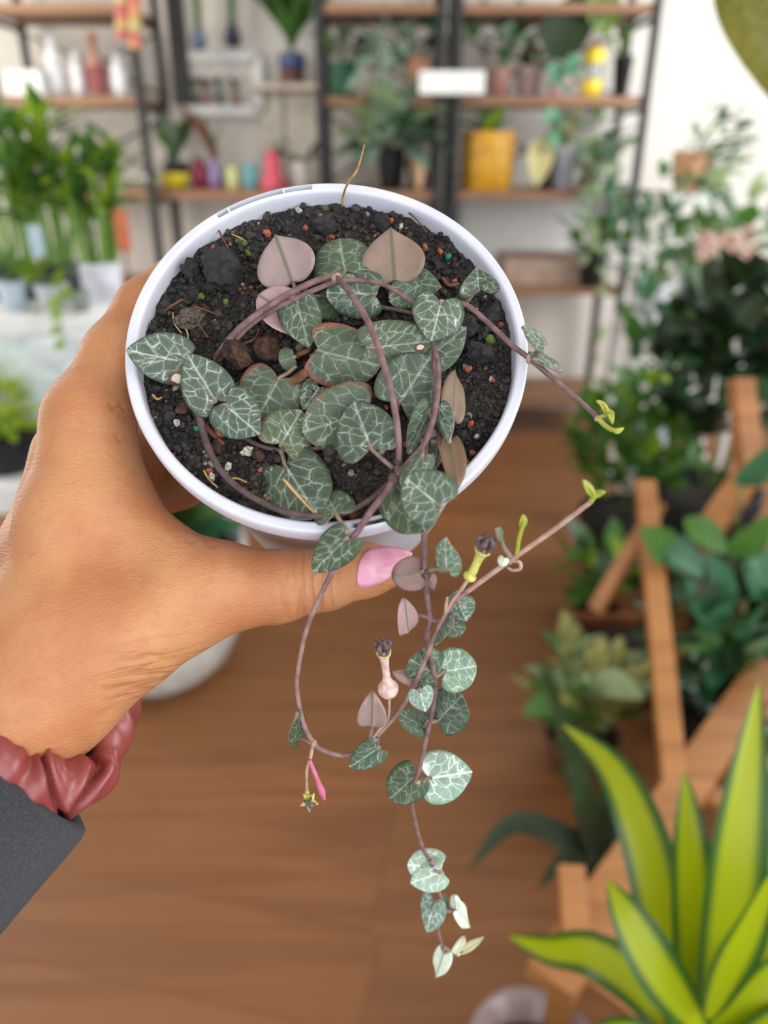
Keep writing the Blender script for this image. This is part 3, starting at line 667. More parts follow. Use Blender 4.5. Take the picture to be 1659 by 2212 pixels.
# --- stems
def stem(pts, r, m=M_stem, seg=10): return tube('stem', [cam2w(p) for p in pts], np.asarray(r)*.76, m, vine, seg=seg)
def knot(p, r, m=M_stem):
    v, f = rock(cam2w(p), r*.78, sub=1); mesh('stem_node', v, f, m, vine)
stem([S(458, 784, -1), S(480, 752, 5), S(515, 712, 9), S(565, 672, 12), S(625, 634, 14), S(690, 604, 15), S(727, 600, 16), S(762, 642, 21), S(800, 705, 23), S(828, 785, 22), S(850, 870, 18), S(860, 940, 14), S(861, 1000, 11), S(856, 1025, 10)], [.0011, .0013, .0013, .0012, .0012, .00125, .0012, .0013])
stem([S(470, 784, -1), S(495, 748, 4), S(540, 702, 8), S(590, 668, 10), S(640, 644, 11), S(690, 622, 10), S(740, 606, 9), S(815, 611, 10), S(858, 631, 11), S(897, 655, 11), S(950, 660, 12), S(1002, 656, 13), S(1060, 703, 13.5), S(1105, 745, 13), S(1143, 774, 12), S(1200, 822, 10), S(1270, 882, 10), S(1291, 904, 11)], [.0012, .0012, .0011, .0010, .0010, .0011, .0011, .0009])
stem([S(618, 650, 9), S(650, 645, 7), S(700, 640, 5), S(760, 655, 4), S(850, 668, 4), S(900, 680, 3)], .0009, M_stemd)
stem([S(658, 622, 11), S(668, 636, 9), S(690, 640, 7)], .0006); stem([S(640, 630, 12), S(652, 642, 9)], .0006)
stem([S(428, 880, 4), S(434, 912, 5), S(450, 968, 5), S(480, 1020, 6), S(530, 1064, 7), S(600, 1100, 7.5), S(670, 1114, 8), S(735, 1110, 8), S(795, 1082, 8), S(848, 1034, 9)], [.0015, .0012, .0011, .0010], M_stemd)
stem([S(500, 925, 1), S(545, 955, 2), S(590, 970, 2), S(640, 972, 2), S(690, 968, 2)], .0009, M_stemd)
stem(stem0, .0008)
knot(S(727, 600, 16), .0021, M_stemp); knot(S(628, 640, 12), .0022); knot(S(860, 998, 11), .0022, M_stemd); knot(S(1143, 775, 12), .0020, M_stemp); knot(S(431, 890, 5), .0023, M_stemd); knot(S(1291, 904, 11), .0015, M_stemp)
s3 = [S(933, 730, 12), S(946, 790, 15), S(945, 850, 16), S(936, 905, 15), S(916, 958, 14), S(882, 1000, 13), S(852, 1036, 13), S(828, 1070, 13), S(800, 1106, 13), V_(772, 1148, 3), V_(750, 1175, 3.5), V_(718, 1235, 2.5), V_(690, 1292, 1), V_(662, 1360, 0), V_(645, 1440, 0), V_(642, 1492, 0), V_(655, 1560, 0), V_(678, 1606, 1), V_(700, 1622, 1), V_(740, 1632, 1), V_(778, 1622, 1), V_(800, 1604, 1), V_(850, 1550, 1), V_(882, 1505, 1.5), V_(912, 1440, 2), V_(940, 1372, 2.5), V_(962, 1328, 3), V_(990, 1292, 3), V_(1012, 1276, 3.5)]
stem([V_(1008, 1279, 3.5), V_(1050, 1248, 4), V_(1100, 1212, 5), V_(1200, 1142, 7), V_(1276, 1084, 9)], [.0010, .0010, .0009], M_stemp)
M_stemt = stem_mat('trailing_stem', (160, 126, 118), (126, 97, 93))
stem(s3[:11], [.0009, .0011, .0012, .0013, .0012], M_stem); stem(s3[10:], [.0012, .0010, .0009, .0010, .0010, .0011, .0009, .0009, .0009], M_stemt)
knot(V_(678, 1606, 1), .0017, M_stemp); knot(V_(882, 1506, 1.5), .0013, M_stemp); knot(V_(1102, 1212, 5), .0014, M_stemp); knot(S(850, 1036, 13), .0023, M_stemd); knot(V_(756, 1166, 3.5), .0014)
knot(S(930, 935, 14), .0022, M_stemd)
stem([S(937, 740, 8), S(940, 880, 8), S(925, 930, 9), S(918, 1000, 12), S(916, 1080, 14), V_(916, 1150, -1), V_(918, 1232, 0), V_(922, 1290, 0), V_(930, 1338, 0), V_(922, 1385, -1), V_(934, 1440, -2), V_(940, 1480, -2.5), V_(932, 1545, -3), V_(918, 1605, -2), V_(905, 1665, -1), V_(890, 1708, -1), V_(894, 1762, -1), V_(912, 1828, -1), V_(934, 1870, -1), V_(946, 1915, -1), V_(953, 1955, -1), V_(946, 2005, 0), V_(956, 2046, 0)], [.0008, .0009, .0011, .0011, .0011, .0010, .0010, .0009, .0009, .0008], M_stem)
knot(V_(919, 1233, 0), .0019, M_stemd); knot(V_(930, 1338, 0), .0016); knot(V_(903, 1690, -1), .0014, M_stemp)
stem([V_(930, 1336, 0), V_(942, 1342, 1), V_(955, 1338, 2)], .0008)
# shoots
for pts, r in [([S(1291, 904, 11), S(1310, 922, 11), S(1328, 930, 12), S(1345, 926, 12)], .0007), ([S(1291, 903, 11), S(1312, 893, 13), S(1304, 873, 15), S(1291, 866, 16)], .0006),
               ([V_(1276, 1084, 9), V_(1282, 1068, 10), V_(1272, 1052, 11), V_(1263, 1040, 11)], .0007), ([V_(1278, 1080, 9), V_(1290, 1068, 9), V_(1304, 1063, 10)], .0006),
               ([V_(1116, 1205, 5), V_(1121, 1165, 6), V_(1131, 1130, 7), V_(1132, 1116, 7)], .0006), ([V_(1104, 1212, 5), V_(1122, 1214, 6), V_(1124, 1228, 6), V_(1108, 1232, 5), V_(1096, 1226, 5)], .0005), ([V_(962, 1330, 3), V_(964, 1305, 4), V_(966, 1290, 5)], .0005)]:
    tube('shoot', [cam2w(p) for p in pts], [r, r, r*.7], M_bud if r > .00055 else M_stemp, vine, seg=8)
def blade_geo(P, wid, nrm_, n=8, cup=.2, m=2):
    """narrow pointed blade along a curve"""
    C = catmull(P, 4); k = len(C); V = []; Fc = []
    nw = 2*m+1
    for i, c in enumerate(C):
        t = i/(k-1); w = wid*math.sin(math.pi*min(1, (t*.96+.04))**.8)**.8*.5
        d = nrm(C[min(i+1, k-1)]-C[max(i-1, 0)]); s = nrm(np.cross(d, nrm_)); nn = np.cross(s, d)
        for j in range(-m, m+1):
            x = j/m; V.append(c+s*w*x+nn*cup*w*x*x)
    for i in range(k-1):
        for j in range(nw-1):
            Fc.append((i*nw+j, i*nw+j+1, (i+1)*nw+j+1, (i+1)*nw+j))
    return V, Fc
for pts, w in [([S(1308, 896, 13), S(1318, 892, 14), S(1324, 915, 15)], .0024), ([S(1312, 893, 13), S(1303, 875, 15), S(1290, 865, 17)], .0018), ([V_(1283, 1070, 10), V_(1272, 1054, 11), V_(1261, 1037, 12)], .0022), ([V_(1284, 1072, 9), V_(1292, 1066, 9), V_(1306, 1062, 10)], .0018), ([V_(1127, 1142, 6), V_(1131, 1126, 7), V_(1131, 1112, 7)], .0020), ([S(1325, 930, 12), S(1335, 930, 12), S(1349, 924, 12)], .0016)]:
    v, f = blade_geo([cam2w(p) for p in pts], w, np.array([0.1, -.8, .6])); o = mesh('young_leaf', v, f, M_bud, vine)
    so = o.modifiers.new('thickness', 'SOLIDIFY'); so.thickness = .0005
# flowers
M_fl1 = mat('flower_pale_pink', (218, 190, 178), .5, (196, 154, 150), 700)
M_fl2 = mat('flower_yellow_green', (206, 204, 110), .5, (184, 180, 84), 500)
M_flc = mat('flower_collar', (216, 206, 140), .6, (170, 150, 90), 1500)
M_fld = mat('flower_tip_dark', (118, 98, 98), .7, (80, 62, 66), 900, .4, 3000)
M_flp = mat('bud_pink', (206, 112, 146), .5, (190, 96, 120), 300)
def flower(base, mid, top, rb, rt, m, cap_px):
    base, mid, top = [cam2w(p) for p in (base, mid, top)]
    P = catmull([base, base+(mid-base)*.5, mid, mid+(top-mid)*.5, top], 6)
    R = [rb*.25, rb*.8, rb*1.0, rb*.95, rb*.62, rt*1.0, rt*.92, rt*.95, rt*1.1, rt*1.5]
    V, Fc = tube_geo(P, R, 16); fl = mesh('flower', V, Fc, m, vine)
    ax = nrm(top-mid); u = nrm(np.cross(ax, [.2, .9, .3])); v = np.cross(ax, u)
    V, Fc = lathe_geo([(rt*1.2, -rt*.9), (rt*1.75, 0), (rt*1.55, rt*.25), (rt*1.0, rt*.1)], 15, top, (u, v, ax), False)
    V = [p + (ax*rt*.45+nrm(p-top)*rt*.25 if (i//15 in (1, 2) and i % 3 == 0) else 0) for i, p in enumerate(V)]
    mesh('collar', V, Fc, M_flc, fl)
    for k in range(5):
        a = 2*math.pi*k/5; d = math.cos(a)*u+math.sin(a)*v
        Pp = [top+d*rt*1.0, top+d*rt*1.5+ax*rt*1.6, top+d*rt*1.7+ax*rt*2.9, top+d*rt*.2+ax*rt*4.2]
        V, Fc = tube_geo(catmull(Pp, 4), [rt*.25, rt*.5, rt*.66, rt*.2], 7)
        mesh('petal', V, Fc, M_fld, fl)
    return fl
flower(V_(841, 1506, 3), V_(836, 1470, 3.5), V_(829, 1412, 5), .0032, .00120, M_fl1, 0)
stem([V_(800, 1600, 1), V_(818, 1578, 2), V_(836, 1555, 3), V_(840, 1530, 3), V_(841, 1502, 3)], .00065, M_stemp)
flower(V_(1010, 1254, 4), V_(1020, 1237, 4.5), V_(1042, 1190, 6), .0019, .00125, M_fl2, 0)
stem([V_(962, 1328, 3), V_(975, 1302, 3.5), V_(995, 1275, 4), V_(1010, 1254, 4)], .0007, M_stemp)
# the star flower seen from its mouth and the pink bud
stem([V_(676, 1610, 1), V_(670, 1640, 2), V_(663, 1665, 2), V_(663, 1712, 3)], [.0008, .0007, .0006], M_stemp)
tb = cam2w(V_(668, 1732, 8)); vd = nrm(CAM-tb); u = nrm(np.cross(vd, [0, 0, 1])); v = np.cross(vd, u)
V, Fc = tube_geo(catmull([cam2w(V_(663, 1708, 3)), cam2w(V_(664, 1722, 3)), tb], 5), [.0006, .0010, .0015], 12); fl = mesh('flower', V, Fc, M_fl2, vine)
Vs = [tb+vd*.0008]; 
for k in range(10):
    a = 2*math.pi*k/10+.3; r = .0031 if k % 2 == 0 else .0016; Vs.append(tb+r*(math.cos(a)*u+math.sin(a)*v))
o = mesh('collar', Vs, [(0, 1+k, 1+(k+1) % 10) for k in range(10)], M_fl2, fl, smooth=False); so = o.modifiers.new('thickness', 'SOLIDIFY'); so.thickness = .0005
for k in range(5):
    a = 2*math.pi*k/5+.6; d = math.cos(a)*u+math.sin(a)*v
    V, Fc = tube_geo(catmull([tb+d*.0019+vd*.0006+v*.0007, tb+d*.0011+vd*.0016+v*.0007, tb+vd*.0019+v*.0007], 4), [.0004, .0005, .0003], 6); mesh('petal', V, Fc, M_fld, fl)
V, Fc = tube_geo(catmull([cam2w(V_(p[0], p[1], 3)) for p in ((668, 1642), (680, 1670), (690, 1697), (694, 1708), (701, 1728))], 5), [.0007, .0007, .0008, .0011, .0012, .0004], 10); mesh('flower_bud', V, Fc, M_flp, vine)

# ================================================================== THE HAND
def skin_mat():
    m, nt, b = nodes('skin')
    tc = nt.nodes.new('ShaderNodeTexCoord')
    nz = nt.nodes.new('ShaderNodeTexNoise'); nz.inputs['Scale'].default_value = 45; nz.inputs['Detail'].default_value = 5
    nt.links.new(tc.outputs['Object'], nz.inputs['Vector'])
    n2 = nt.nodes.new('ShaderNodeTexNoise'); n2.inputs['Scale'].default_value = 420; n2.inputs['Detail'].default_value = 4
    nt.links.new(tc.outputs['Object'], n2.inputs['Vector'])
    c = mixc(nt, lin((194, 136, 92)), lin((180, 116, 76)), ramp01(nt, nz.outputs['Fac'], .35, .65))
    c = mixc(nt, c, lin((164, 98, 68)), math_(nt, 'MULTIPLY', ramp01(nt, n2.outputs['Fac'], .55, .8), .4))
    # skin wrinkles run along stored surface coordinates (wu along, wv across the fold)
    def wr(au, av, amask, su, sv, lo_):
        U = nt.nodes.new('ShaderNodeAttribute'); U.attribute_name = au
        V = nt.nodes.new('ShaderNodeAttribute'); V.attribute_name = av
        K_ = nt.nodes.new('ShaderNodeAttribute'); K_.attribute_name = amask
        cb = nt.nodes.new('ShaderNodeCombineXYZ')
        nt.links.new(math_(nt, 'MULTIPLY', U.outputs['Fac'], su), cb.inputs[0]); nt.links.new(math_(nt, 'MULTIPLY', V.outputs['Fac'], sv), cb.inputs[1])
        t = nt.nodes.new('ShaderNodeTexNoise'); t.inputs['Scale'].default_value = 1; t.inputs['Detail'].default_value = 2.5; t.inputs['Distortion'].default_value = .25
        nt.links.new(cb.outputs[0], t.inputs['Vector'])
        r = math_(nt, 'ABSOLUTE', math_(nt, 'SUBTRACT', t.outputs['Fac'], .5))
        return math_(nt, 'MULTIPLY', math_(nt, 'SUBTRACT', 1.0, ramp01(nt, r, 0, lo_)), K_.outputs['Fac'])
    w1 = wr('tu', 'tv', 'mask_joint', 1/24, 1/150, .05)
    w2 = wr('su', 'sv', 'mask_wrist', 1/30, 1/260, .06)
    w3 = wr('su', 'sv', 'mask_skin', 1/9, 1/28, .10)
    cr = nt.nodes.new('ShaderNodeAttribute'); cr.attribute_name = 'crease'
    w = math_(nt, 'ADD', math_(nt, 'ADD', w1, w2), cr.outputs['Fac'], clamp=True)
    c = mixc(nt, c, lin((140, 78, 54)), math_(nt, 'MULTIPLY', w, .38))
    nt.links.new(c, b.inputs['Base Color'])
    b.inputs['Roughness'].default_value = .46; b.inputs['Specular IOR Level'].default_value = .42
    b.inputs['Subsurface Weight'].default_value = .15; b.inputs['Subsurface Radius'].default_value = (.004, .0014, .0007); b.inputs['Subsurface Scale'].default_value = 1
    h = math_(nt, 'SUBTRACT', math_(nt, 'MULTIPLY', n2.outputs['Fac'], .5), math_(nt, 'ADD', math_(nt, 'MULTIPLY', w, .9), math_(nt, 'MULTIPLY', w3, .30)))
    bp = nt.nodes.new('ShaderNodeBump'); bp.inputs['Strength'].default_value = .5; bp.inputs['Distance'].default_value = .0006
    nt.links.new(h, bp.inputs['Height']); nt.links.new(bp.outputs[0], b.inputs['Normal'])
    return m
M_skin = skin_mat()
def surface_nets(D, org, vx):
    sx, sy, sz = D.shape; ins = D < 0
    c = np.zeros((sx-1, sy-1, sz-1), int)
    for dx in (0, 1):
        for dy in (0, 1):
            for dz in (0, 1): c += ins[dx:sx-1+dx, dy:sy-1+dy, dz:sz-1+dz]
    act = (c > 0) & (c < 8)
    ii = np.argwhere(act); vid = -np.ones(act.shape, int); vid[act] = np.arange(len(ii))
    acc = np.zeros((len(ii), 3)); cnt = np.zeros(len(ii))
    cs = [(a, b, d) for a in (0, 1) for b in (0, 1) for d in (0, 1)]
    for p in cs:
        for ax in range(3):
            if p[ax]: continue
            q = list(p); q[ax] = 1
            a = D[ii[:, 0]+p[0], ii[:, 1]+p[1], ii[:, 2]+p[2]]; b = D[ii[:, 0]+q[0], ii[:, 1]+q[1], ii[:, 2]+q[2]]
            ok = (a < 0) != (b < 0); t = np.where(ok, a/np.where(ok, a-b, 1), 0)
            pt = np.tile(np.array(p, float), (len(ii), 1)); pt[:, ax] += t
            acc[ok] += pt[ok]; cnt[ok] += 1
    V = org+(ii+acc/cnt[:, None])*vx
    Fs = []
    for ax in range(3):
        o1, o2 = [(1, 2), (2, 0), (0, 1)][ax]
        sl = [slice(None)]*3; sl2 = [slice(None)]*3; sl[ax] = slice(0, -1); sl2[ax] = slice(1, None)
        a = ins[tuple(sl)]; b = ins[tuple(sl2)]
        for flip, msk in ((False, a & ~b), (True, ~a & b)):
            e = np.argwhere(msk)
            e = e[(e[:, o1] > 0) & (e[:, o2] > 0) & (e[:, o1] < D.shape[o1]-1) & (e[:, o2] < D.shape[o2]-1)]
            q = []
            for d1, d2 in ((1, 1), (0, 1), (0, 0), (1, 0)):
                k = e.copy(); k[:, o1] -= d1; k[:, o2] -= d2; q.append(vid[k[:, 0], k[:, 1], k[:, 2]])
            q = np.stack(q, 1); Fs.append(q[:, ::-1] if flip else q)
    return V, np.vstack(Fs)
VX = .0011
lo = np.array([-.150, -.088, .165]); hi = np.array([.016, .150, .335])
gx, gy, gz = [np.arange(lo[i], hi[i], VX, dtype=np.float32) for i in range(3)]
PX, PY, PZ = np.meshgrid(gx, gy, gz, indexing='ij')
def cap_sdf(a, ra, b, rb):
    a = np.asarray(a, np.float32); ba = (np.asarray(b)-a).astype(np.float32); L2 = float(ba@ba)
    x, y, z = PX-a[0], PY-a[1], PZ-a[2]
    h = np.clip((x*ba[0]+y*ba[1]+z*ba[2])/L2, 0, 1)
    return np.sqrt((x-h*ba[0])**2+(y-h*ba[1])**2+(z-h*ba[2])**2)-(ra+(rb-ra)*h)
def smin(a, b, k):
    h = np.clip(.5+.5*(b-a)/k, 0, 1); return b+(a-b)*h-k*h*(1-h)
A_ARM = nrm([-.66, .74, -.12])
wrist = K(76, 1480, .226); elbow = wrist+A_ARM*.085
def chain(pts, k):
    d = None
    for (a, ra), (b, rb) in zip(pts[:-1], pts[1:]):
        c = cap_sdf(a, ra, b, rb); d = c if d is None else smin(d, c, k)
    return d
# palm / back of the hand
D = chain([(K(188, 905, .240), .0125), (K(165, 1130, .232), .0155), (K(120, 1360, .226), .0185), (wrist, .0198), (elbow, .023)], .008)
D = smin(D, chain([(K(150, 985, .262), .012), (K(105, 1220, .252), .016), (K(70, 1420, .245), .018)], .008), .014)
D = smin(D, chain([(K(130, 1090, .285), .0115), (K(90, 1290, .272), .016), (K(60, 1440, .255), .018)], .008), .014)
# thumb
thumb = chain([(K(836, 1226, .2318), .0060), (K(795, 1231, .2325), .0076), (K(700, 1253, .2350), .0088), (K(600, 1267, .2345), .0106), (K(500, 1272, .2330), .0122), (K(390, 1300, .2300), .0155), (K(262, 1364, .2270), .0182), (wrist+np.array([.0045, .001, 0]), .0188)], .004)
D = smin(D, thumb, .012)
# web
D = smin(D, chain([(K(215, 960, .240), .0085), (K(268, 1090, .236), .0082), (K(330, 1180, .233), .0088), (K(430, 1248, .232), .0095)], .006), .012)
# index finger round the far left wall
D = smin(D, chain([(K(188, 905, .240), .0122), (K(255, 770, .250), .0108), (K(318, 668, .259), .0098)], .004), .006)
D = smin(D, chain([(K(318, 668, .259), .0098), (K(410, 585, .278), .0088), (K(500, 560, .285), .0078)], .003), .004)
# middle, ring and little finger behind the pot
D = smin(D, chain([(K(160, 985, .262), .0118), (K(300, 990, .279), .0108), (K(385, 930, .296), .0100), (K(470, 860, .312), .0088)], .004), .005)
D = smin(D, chain([(K(150, 1080, .278), .0115), (K(300, 1075, .290), .0105), (K(392, 1040, .300), .0098), (K(470, 985, .310), .0085)], .004), .005)
# the pot's solid is cut away so that the fingers press on it
QX, QY, QZ = PX-POT_C[0], PY-POT_C[1], PZ-POT_C[2]
sN = -(QX*POT_N[0]+QY*POT_N[1]+QZ*POT_N[2]); rN = np.sqrt(np.maximum(QX**2+QY**2+QZ**2-sN**2, 0))
pb = np.maximum(rN-(.0540-.1176*np.maximum(sN-.020, 0)+.0003), np.maximum(sN-.1058, -sN))
pl = np.maximum(rN-.0603, np.maximum(sN-.0088, -sN))
D = np.maximum(D, -np.minimum(pb, pl))
HV, HF = surface_nets(D.astype(np.float32), lo, VX)
# smooth, then press in skin creases
E = np.concatenate([HF[:, [0, 1]], HF[:, [1, 2]], HF[:, [2, 3]], HF[:, [3, 0]]])
deg = np.zeros(len(HV)); np.add.at(deg, E[:, 0], 1); np.add.at(deg, E[:, 1], 1)
for it in range(6):
    ac = np.zeros_like(HV); np.add.at(ac, E[:, 0], HV[E[:, 1]]); np.add.at(ac, E[:, 1], HV[E[:, 0]])
    HV += (.55 if it % 2 == 0 else -.5)*(ac/np.maximum(deg, 1)[:, None]-HV)
fn = np.cross(HV[HF[:, 2]]-HV[HF[:, 0]], HV[HF[:, 3]]-HV[HF[:, 1]])
vn = np.zeros_like(HV)
for k in range(4): np.add.at(vn, HF[:, k], fn)
vn /= np.maximum(np.linalg.norm(vn, axis=1), 1e-12)[:, None]
if (vn*(HV-K(188, 1200, .24))).sum() < 0: vn = -vn; HF = HF[:, ::-1]
ppx, ppy = HV[:, 0]/HV[:, 2]*F+CX, HV[:, 1]/HV[:, 2]*F+CY
crease = np.zeros(len(HV))
for x0, y0, x1, y1, w, dp in [(632, 1200, 652, 1335, 5, .5), (645, 1195, 660, 1335, 4, .4), (676, 1200, 672, 1330, 4, .5), (700, 1195, 690, 1325, 5, .6), (712, 1196, 716, 1318, 4, .5), (730, 1200, 738, 1310, 4, .4), (612, 1205, 618, 1340, 5, .25),
                              (275, 886, 232, 872, 5, .8), (283, 900, 258, 905, 4, .4), (282, 955, 245, 940, 4, .4), (385, 1425, 300, 1415, 6, .5), (360, 1450, 250, 1455, 6, .5), (330, 1478, 215, 1490, 6, .5), (300, 1503, 210, 1512, 6, .5), (275, 1530, 180, 1545, 6, .4), (410, 1140, 470, 1185, 6, .4), (395, 1150, 440, 1195, 5, .3), (283, 735, 300, 640, 5, .3)]:
    dx, dy = x1-x0, y1-y0; L = math.hypot(dx, dy); t = np.clip(((ppx-x0)*dx+(ppy-y0)*dy)/L**2, -.02, 1.02)
    wob = 4*np.sin(t*9+x0)
    d = np.hypot(ppx-(x0+t*dx)+wob*dy/L, ppy-(y0+t*dy)-wob*dx/L)
    crease = np.maximum(crease, dp*np.exp(-(d/w)**2)*np.sqrt(np.clip(t*(1-t)*4, 0, 1)))
front = HV[:, 2] < .275
crease *= front
HV -= vn*crease[:, None]*.00055
person = thing('person', "left hand of a person holding up the white pot, wearing a dark grey wool sleeve", 'person', cam2w(elbow))
gs = lambda x, c, w: np.exp(-((x-c)/w)**2)
sux, svx = (ppx*.64+ppy*.77), (ppx*-.77+ppy*.64)
mj = gs(ppx, 680, 62)*gs(ppy, 1262, 90)*front
mw = gs(ppx, 330, 120)*gs(ppy, 1455, 75)*front
mesh('hand', cam2w(HV), HF, M_skin, person, attrs={'crease': crease, 'tu': ppx, 'tv': ppy, 'su': ppy*.97+ppx*.22, 'sv': ppx*.97-ppy*.22, 'mask_joint': mj, 'mask_wrist': mw, 'mask_skin': front*np.clip(1-mj-mw, 0, 1)*.8})
# thumb nail
M_nail = mat('pink_nail', (214, 142, 166), .2, (222, 164, 178), 160, .05, 600, spec=.6)
topc = catmull([(776, 1216, 0), (797, 1188, 0), (840, 1181, 0), (875, 1187, 0), (891, 1196, 0)], 4)
botc = catmull([(772, 1240, 0), (776, 1268, 0), (812, 1264, 0), (852, 1240, 0), (886, 1208, 0)], 4)
V = []; Fc = []; n = len(topc); mm = 10
for i in range(n):
    for j in range(mm+1):
        t = j/mm; p = topc[i]*(1-t)+botc[i]*t; s = i/(n-1)
        near = (np.hypot(ppx-p[0], ppy-p[1]) < 7) & (HV[:, 2] < .245)
        d0 = float(HV[near, 2].min()) if near.any() else 9.0
        dz_ = .2246-.0008*math.sin(math.pi*min(1, s*1.1))+.0034*abs(2*t-1)**2.2+.0028*s**2.2
        d = min(dz_, d0-.0003)
        V.append(cam2w(K(p[0], p[1], d)))
for i in range(n-1):
    for j in range(mm): Fc.append((i*(mm+1)+j, (i+1)*(mm+1)+j, (i+1)*(mm+1)+j+1, i*(mm+1)+j+1))
nl = mesh('thumbnail', V, Fc, M_nail, person); nl['label'] = 'glossy pink thumbnail'
so = nl.modifiers.new('thickness', 'SOLIDIFY'); so.thickness = .0006; so.offset = 0
# sleeve
def wool():
    m, nt, b = nodes('grey_wool')
    tc = nt.nodes.new('ShaderNodeTexCoord')
    a = nt.nodes.new('ShaderNodeTexNoise'); a.inputs['Scale'].default_value = 1500; a.inputs['Detail'].default_value = 8; a.inputs['Roughness'].default_value = .75
    nt.links.new(tc.outputs['Object'], a.inputs['Vector'])
    c = mixc(nt, lin((42, 43, 49)), lin((88, 89, 96)), ramp01(nt, a.outputs['Fac'], .42, .75))
    nt.links.new(c, b.inputs['Base Color']); b.inputs['Roughness'].default_value = .95; b.inputs['Sheen Weight'].default_value = .12
    bp = nt.nodes.new('ShaderNodeBump'); bp.inputs['Strength'].default_value = .8; bp.inputs['Distance'].default_value = .0015
    nt.links.new(a.outputs['Fac'], bp.inputs['Height']); nt.links.new(bp.outputs[0], b.inputs['Normal'])
    return m
M_wool = wool()
cuff = K(0, 1620, .2265)
ray = nrm(cuff); a3 = nrm([-.66, .74, -.40]); A_SL = a3
e1 = nrm(np.array([.70, .71, 0])-a3*(np.array([.70, .71, 0])@a3)); e2 = np.cross(a3, e1)
V = []; Fc = []; ns = 96
rows = [(.026, .012), (.028, .004), (.0300, .0005), (.0325, 0), (.0345, .0008), (.0352, .003), (.0355, .010), (.0358, .030), (.0365, .055), (.0375, .085), (.038, .12), (.041, .20), (.045, .32)]
for r, h in rows:
    for k in range(ns):
        a = 2*math.pi*k/ns
        rr = r*(1+.02*math.sin(3*a+h*60)+.012*math.sin(5*a-h*90))
        V.append(cam2w(cuff+a3*h+rr*(math.cos(a)*e1+.9*math.sin(a)*e2)))
for i in range(len(rows)-1):
    for k in range(ns): Fc.append((i*ns+k, i*ns+(k+1) % ns, (i+1)*ns+(k+1) % ns, (i+1)*ns+k))
sl = mesh('sleeve', V, Fc, M_wool, person); sl['label'] = 'dark grey wool coat cuff'
# scrunchie
def satin():
    m, nt, b = nodes('dusty_rose_satin')
    tc = nt.nodes.new('ShaderNodeTexCoord'); a = nt.nodes.new('ShaderNodeTexNoise'); a.inputs['Scale'].default_value = 60; a.inputs['Detail'].default_value = 3
    nt.links.new(tc.outputs['Object'], a.inputs['Vector'])
    c = mixc(nt, lin((146, 68, 64)), lin((128, 56, 55)), a.outputs['Fac']); nt.links.new(c, b.inputs['Base Color'])
    b.inputs['Roughness'].default_value = .33; b.inputs['Specular IOR Level'].default_value = .6
    return m
M_satin = satin()
sc = K(80, 1500, .2265); nimg = np.array([.77, .64, 0]); aimg = np.array([-.64, .77, 0]); vv = -nrm(sc)
vperp = nrm(vv-(vv@nimg)*nimg-(vv@aimg)*aimg)
E1 = nrm(nimg+.06*aimg); E2 = nrm(.60*aimg+.80*vperp)
E3 = nrm(np.cross(E1, E2))
V = []; Fc = []; nt1, nt2 = 300, 48
creases = [(.30, .55, .050, .50), (.62, -.35, .035, .30), (1.02, .25, .10, .16), (1.42, -.5, .045, .42), (1.62, .2, .05, .25), (1.95, .4, .04, .42), (2.25, -.4, .05, .40), (2.6, .3, .05, .40), (3.1, .2, .06, .3), (3.7, -.3, .06, .4), (4.4, .3, .06, .4), (5.1, -.2, .06, .3), (5.7, .3, .06, .4)]
for i in range(nt1):
    t = 2*math.pi*i/nt1; td = min(t, 2*math.pi-t)
    lobe = math.exp(-(td/.22)**2)
    rt = .0080+.0016*math.exp(-((t-.75)/.30)**2)+.0004*math.sin(6*t)-.0022*lobe
    rad = math.cos(t)*E1+math.sin(t)*E2
    cen = sc+.0238*rad+rad*.0055*lobe+aimg*(.0075*math.exp(-(td/.7)**2)-.0035*lobe)
    for j in range(nt2):
        p = 2*math.pi*j/nt2; r = rt
        for tc_, sl_, w_, dp_ in creases:
            dd = (t-tc_-sl_*math.sin(p+.7)*.5)
            r -= rt*dp_*(math.exp(-(dd/w_)**2)-.45*math.exp(-((dd-2.2*w_)/(1.6*w_))**2)-.35*math.exp(-((dd+2.2*w_)/(1.6*w_))**2))
        r += rt*.05*math.sin(9*t+2*p)+rt*.03*math.sin(23*t-3*math.sin(p))
        V.append(cam2w(cen+r*(math.cos(p)*rad+1.30*math.sin(p)*E3)))
for i in range(nt1):
    for j in range(nt2):
        Fc.append((i*nt2+j, ((i+1) % nt1)*nt2+j, ((i+1) % nt1)*nt2+(j+1) % nt2, i*nt2+(j+1) % nt2))
scr = mesh('scrunchie', V, Fc, M_satin, origin=cam2w(sc))
tag(scr, 'dusty rose satin scrunchie gathered around the wrist', 'scrunchie')

# ================================================================== BACKGROUND: builders
LEAFM = {}
SHAPES = {'ovate': (.55, .42, .25), 'lance': (.24, .45, .3), 'strap': (.15, .40, .45), 'round': (.85, .45, .15), 'tear': (.62, .30, .2)}
def leaf_mesh(shape, m):
    k = (shape, m.name)
    if k in LEAFM: return LEAFM[k]
    w, pk, droop = SHAPES[shape]
    V = []; Fc = []; n = 10
    for i in range(n+1):
        t = i/n
        e = math.log(.5)/math.log(pk)
        ww = w*.5*math.sin(math.pi*min(1, max(0.0, t)**e))**.75 if 0 < t < 1 else .004
        z = .10*t-droop*t*t
        for j in (-2, -1, 0, 1, 2):
            V.append((ww*j/2, t, z+.16*abs(j/2)**1.5*ww*2))
    for i in range(n):
        for j in range(4): Fc.append((i*5+j, i*5+j+1, (i+1)*5+j+1, (i+1)*5+j))
    me = bpy.data.meshes.new('leaf_'+shape); me.from_pydata(V, [], Fc); me.materials.append(m)
    me.polygons.foreach_set('use_smooth', [True]*len(me.polygons)); me.update(); LEAFM[k] = me
    return me
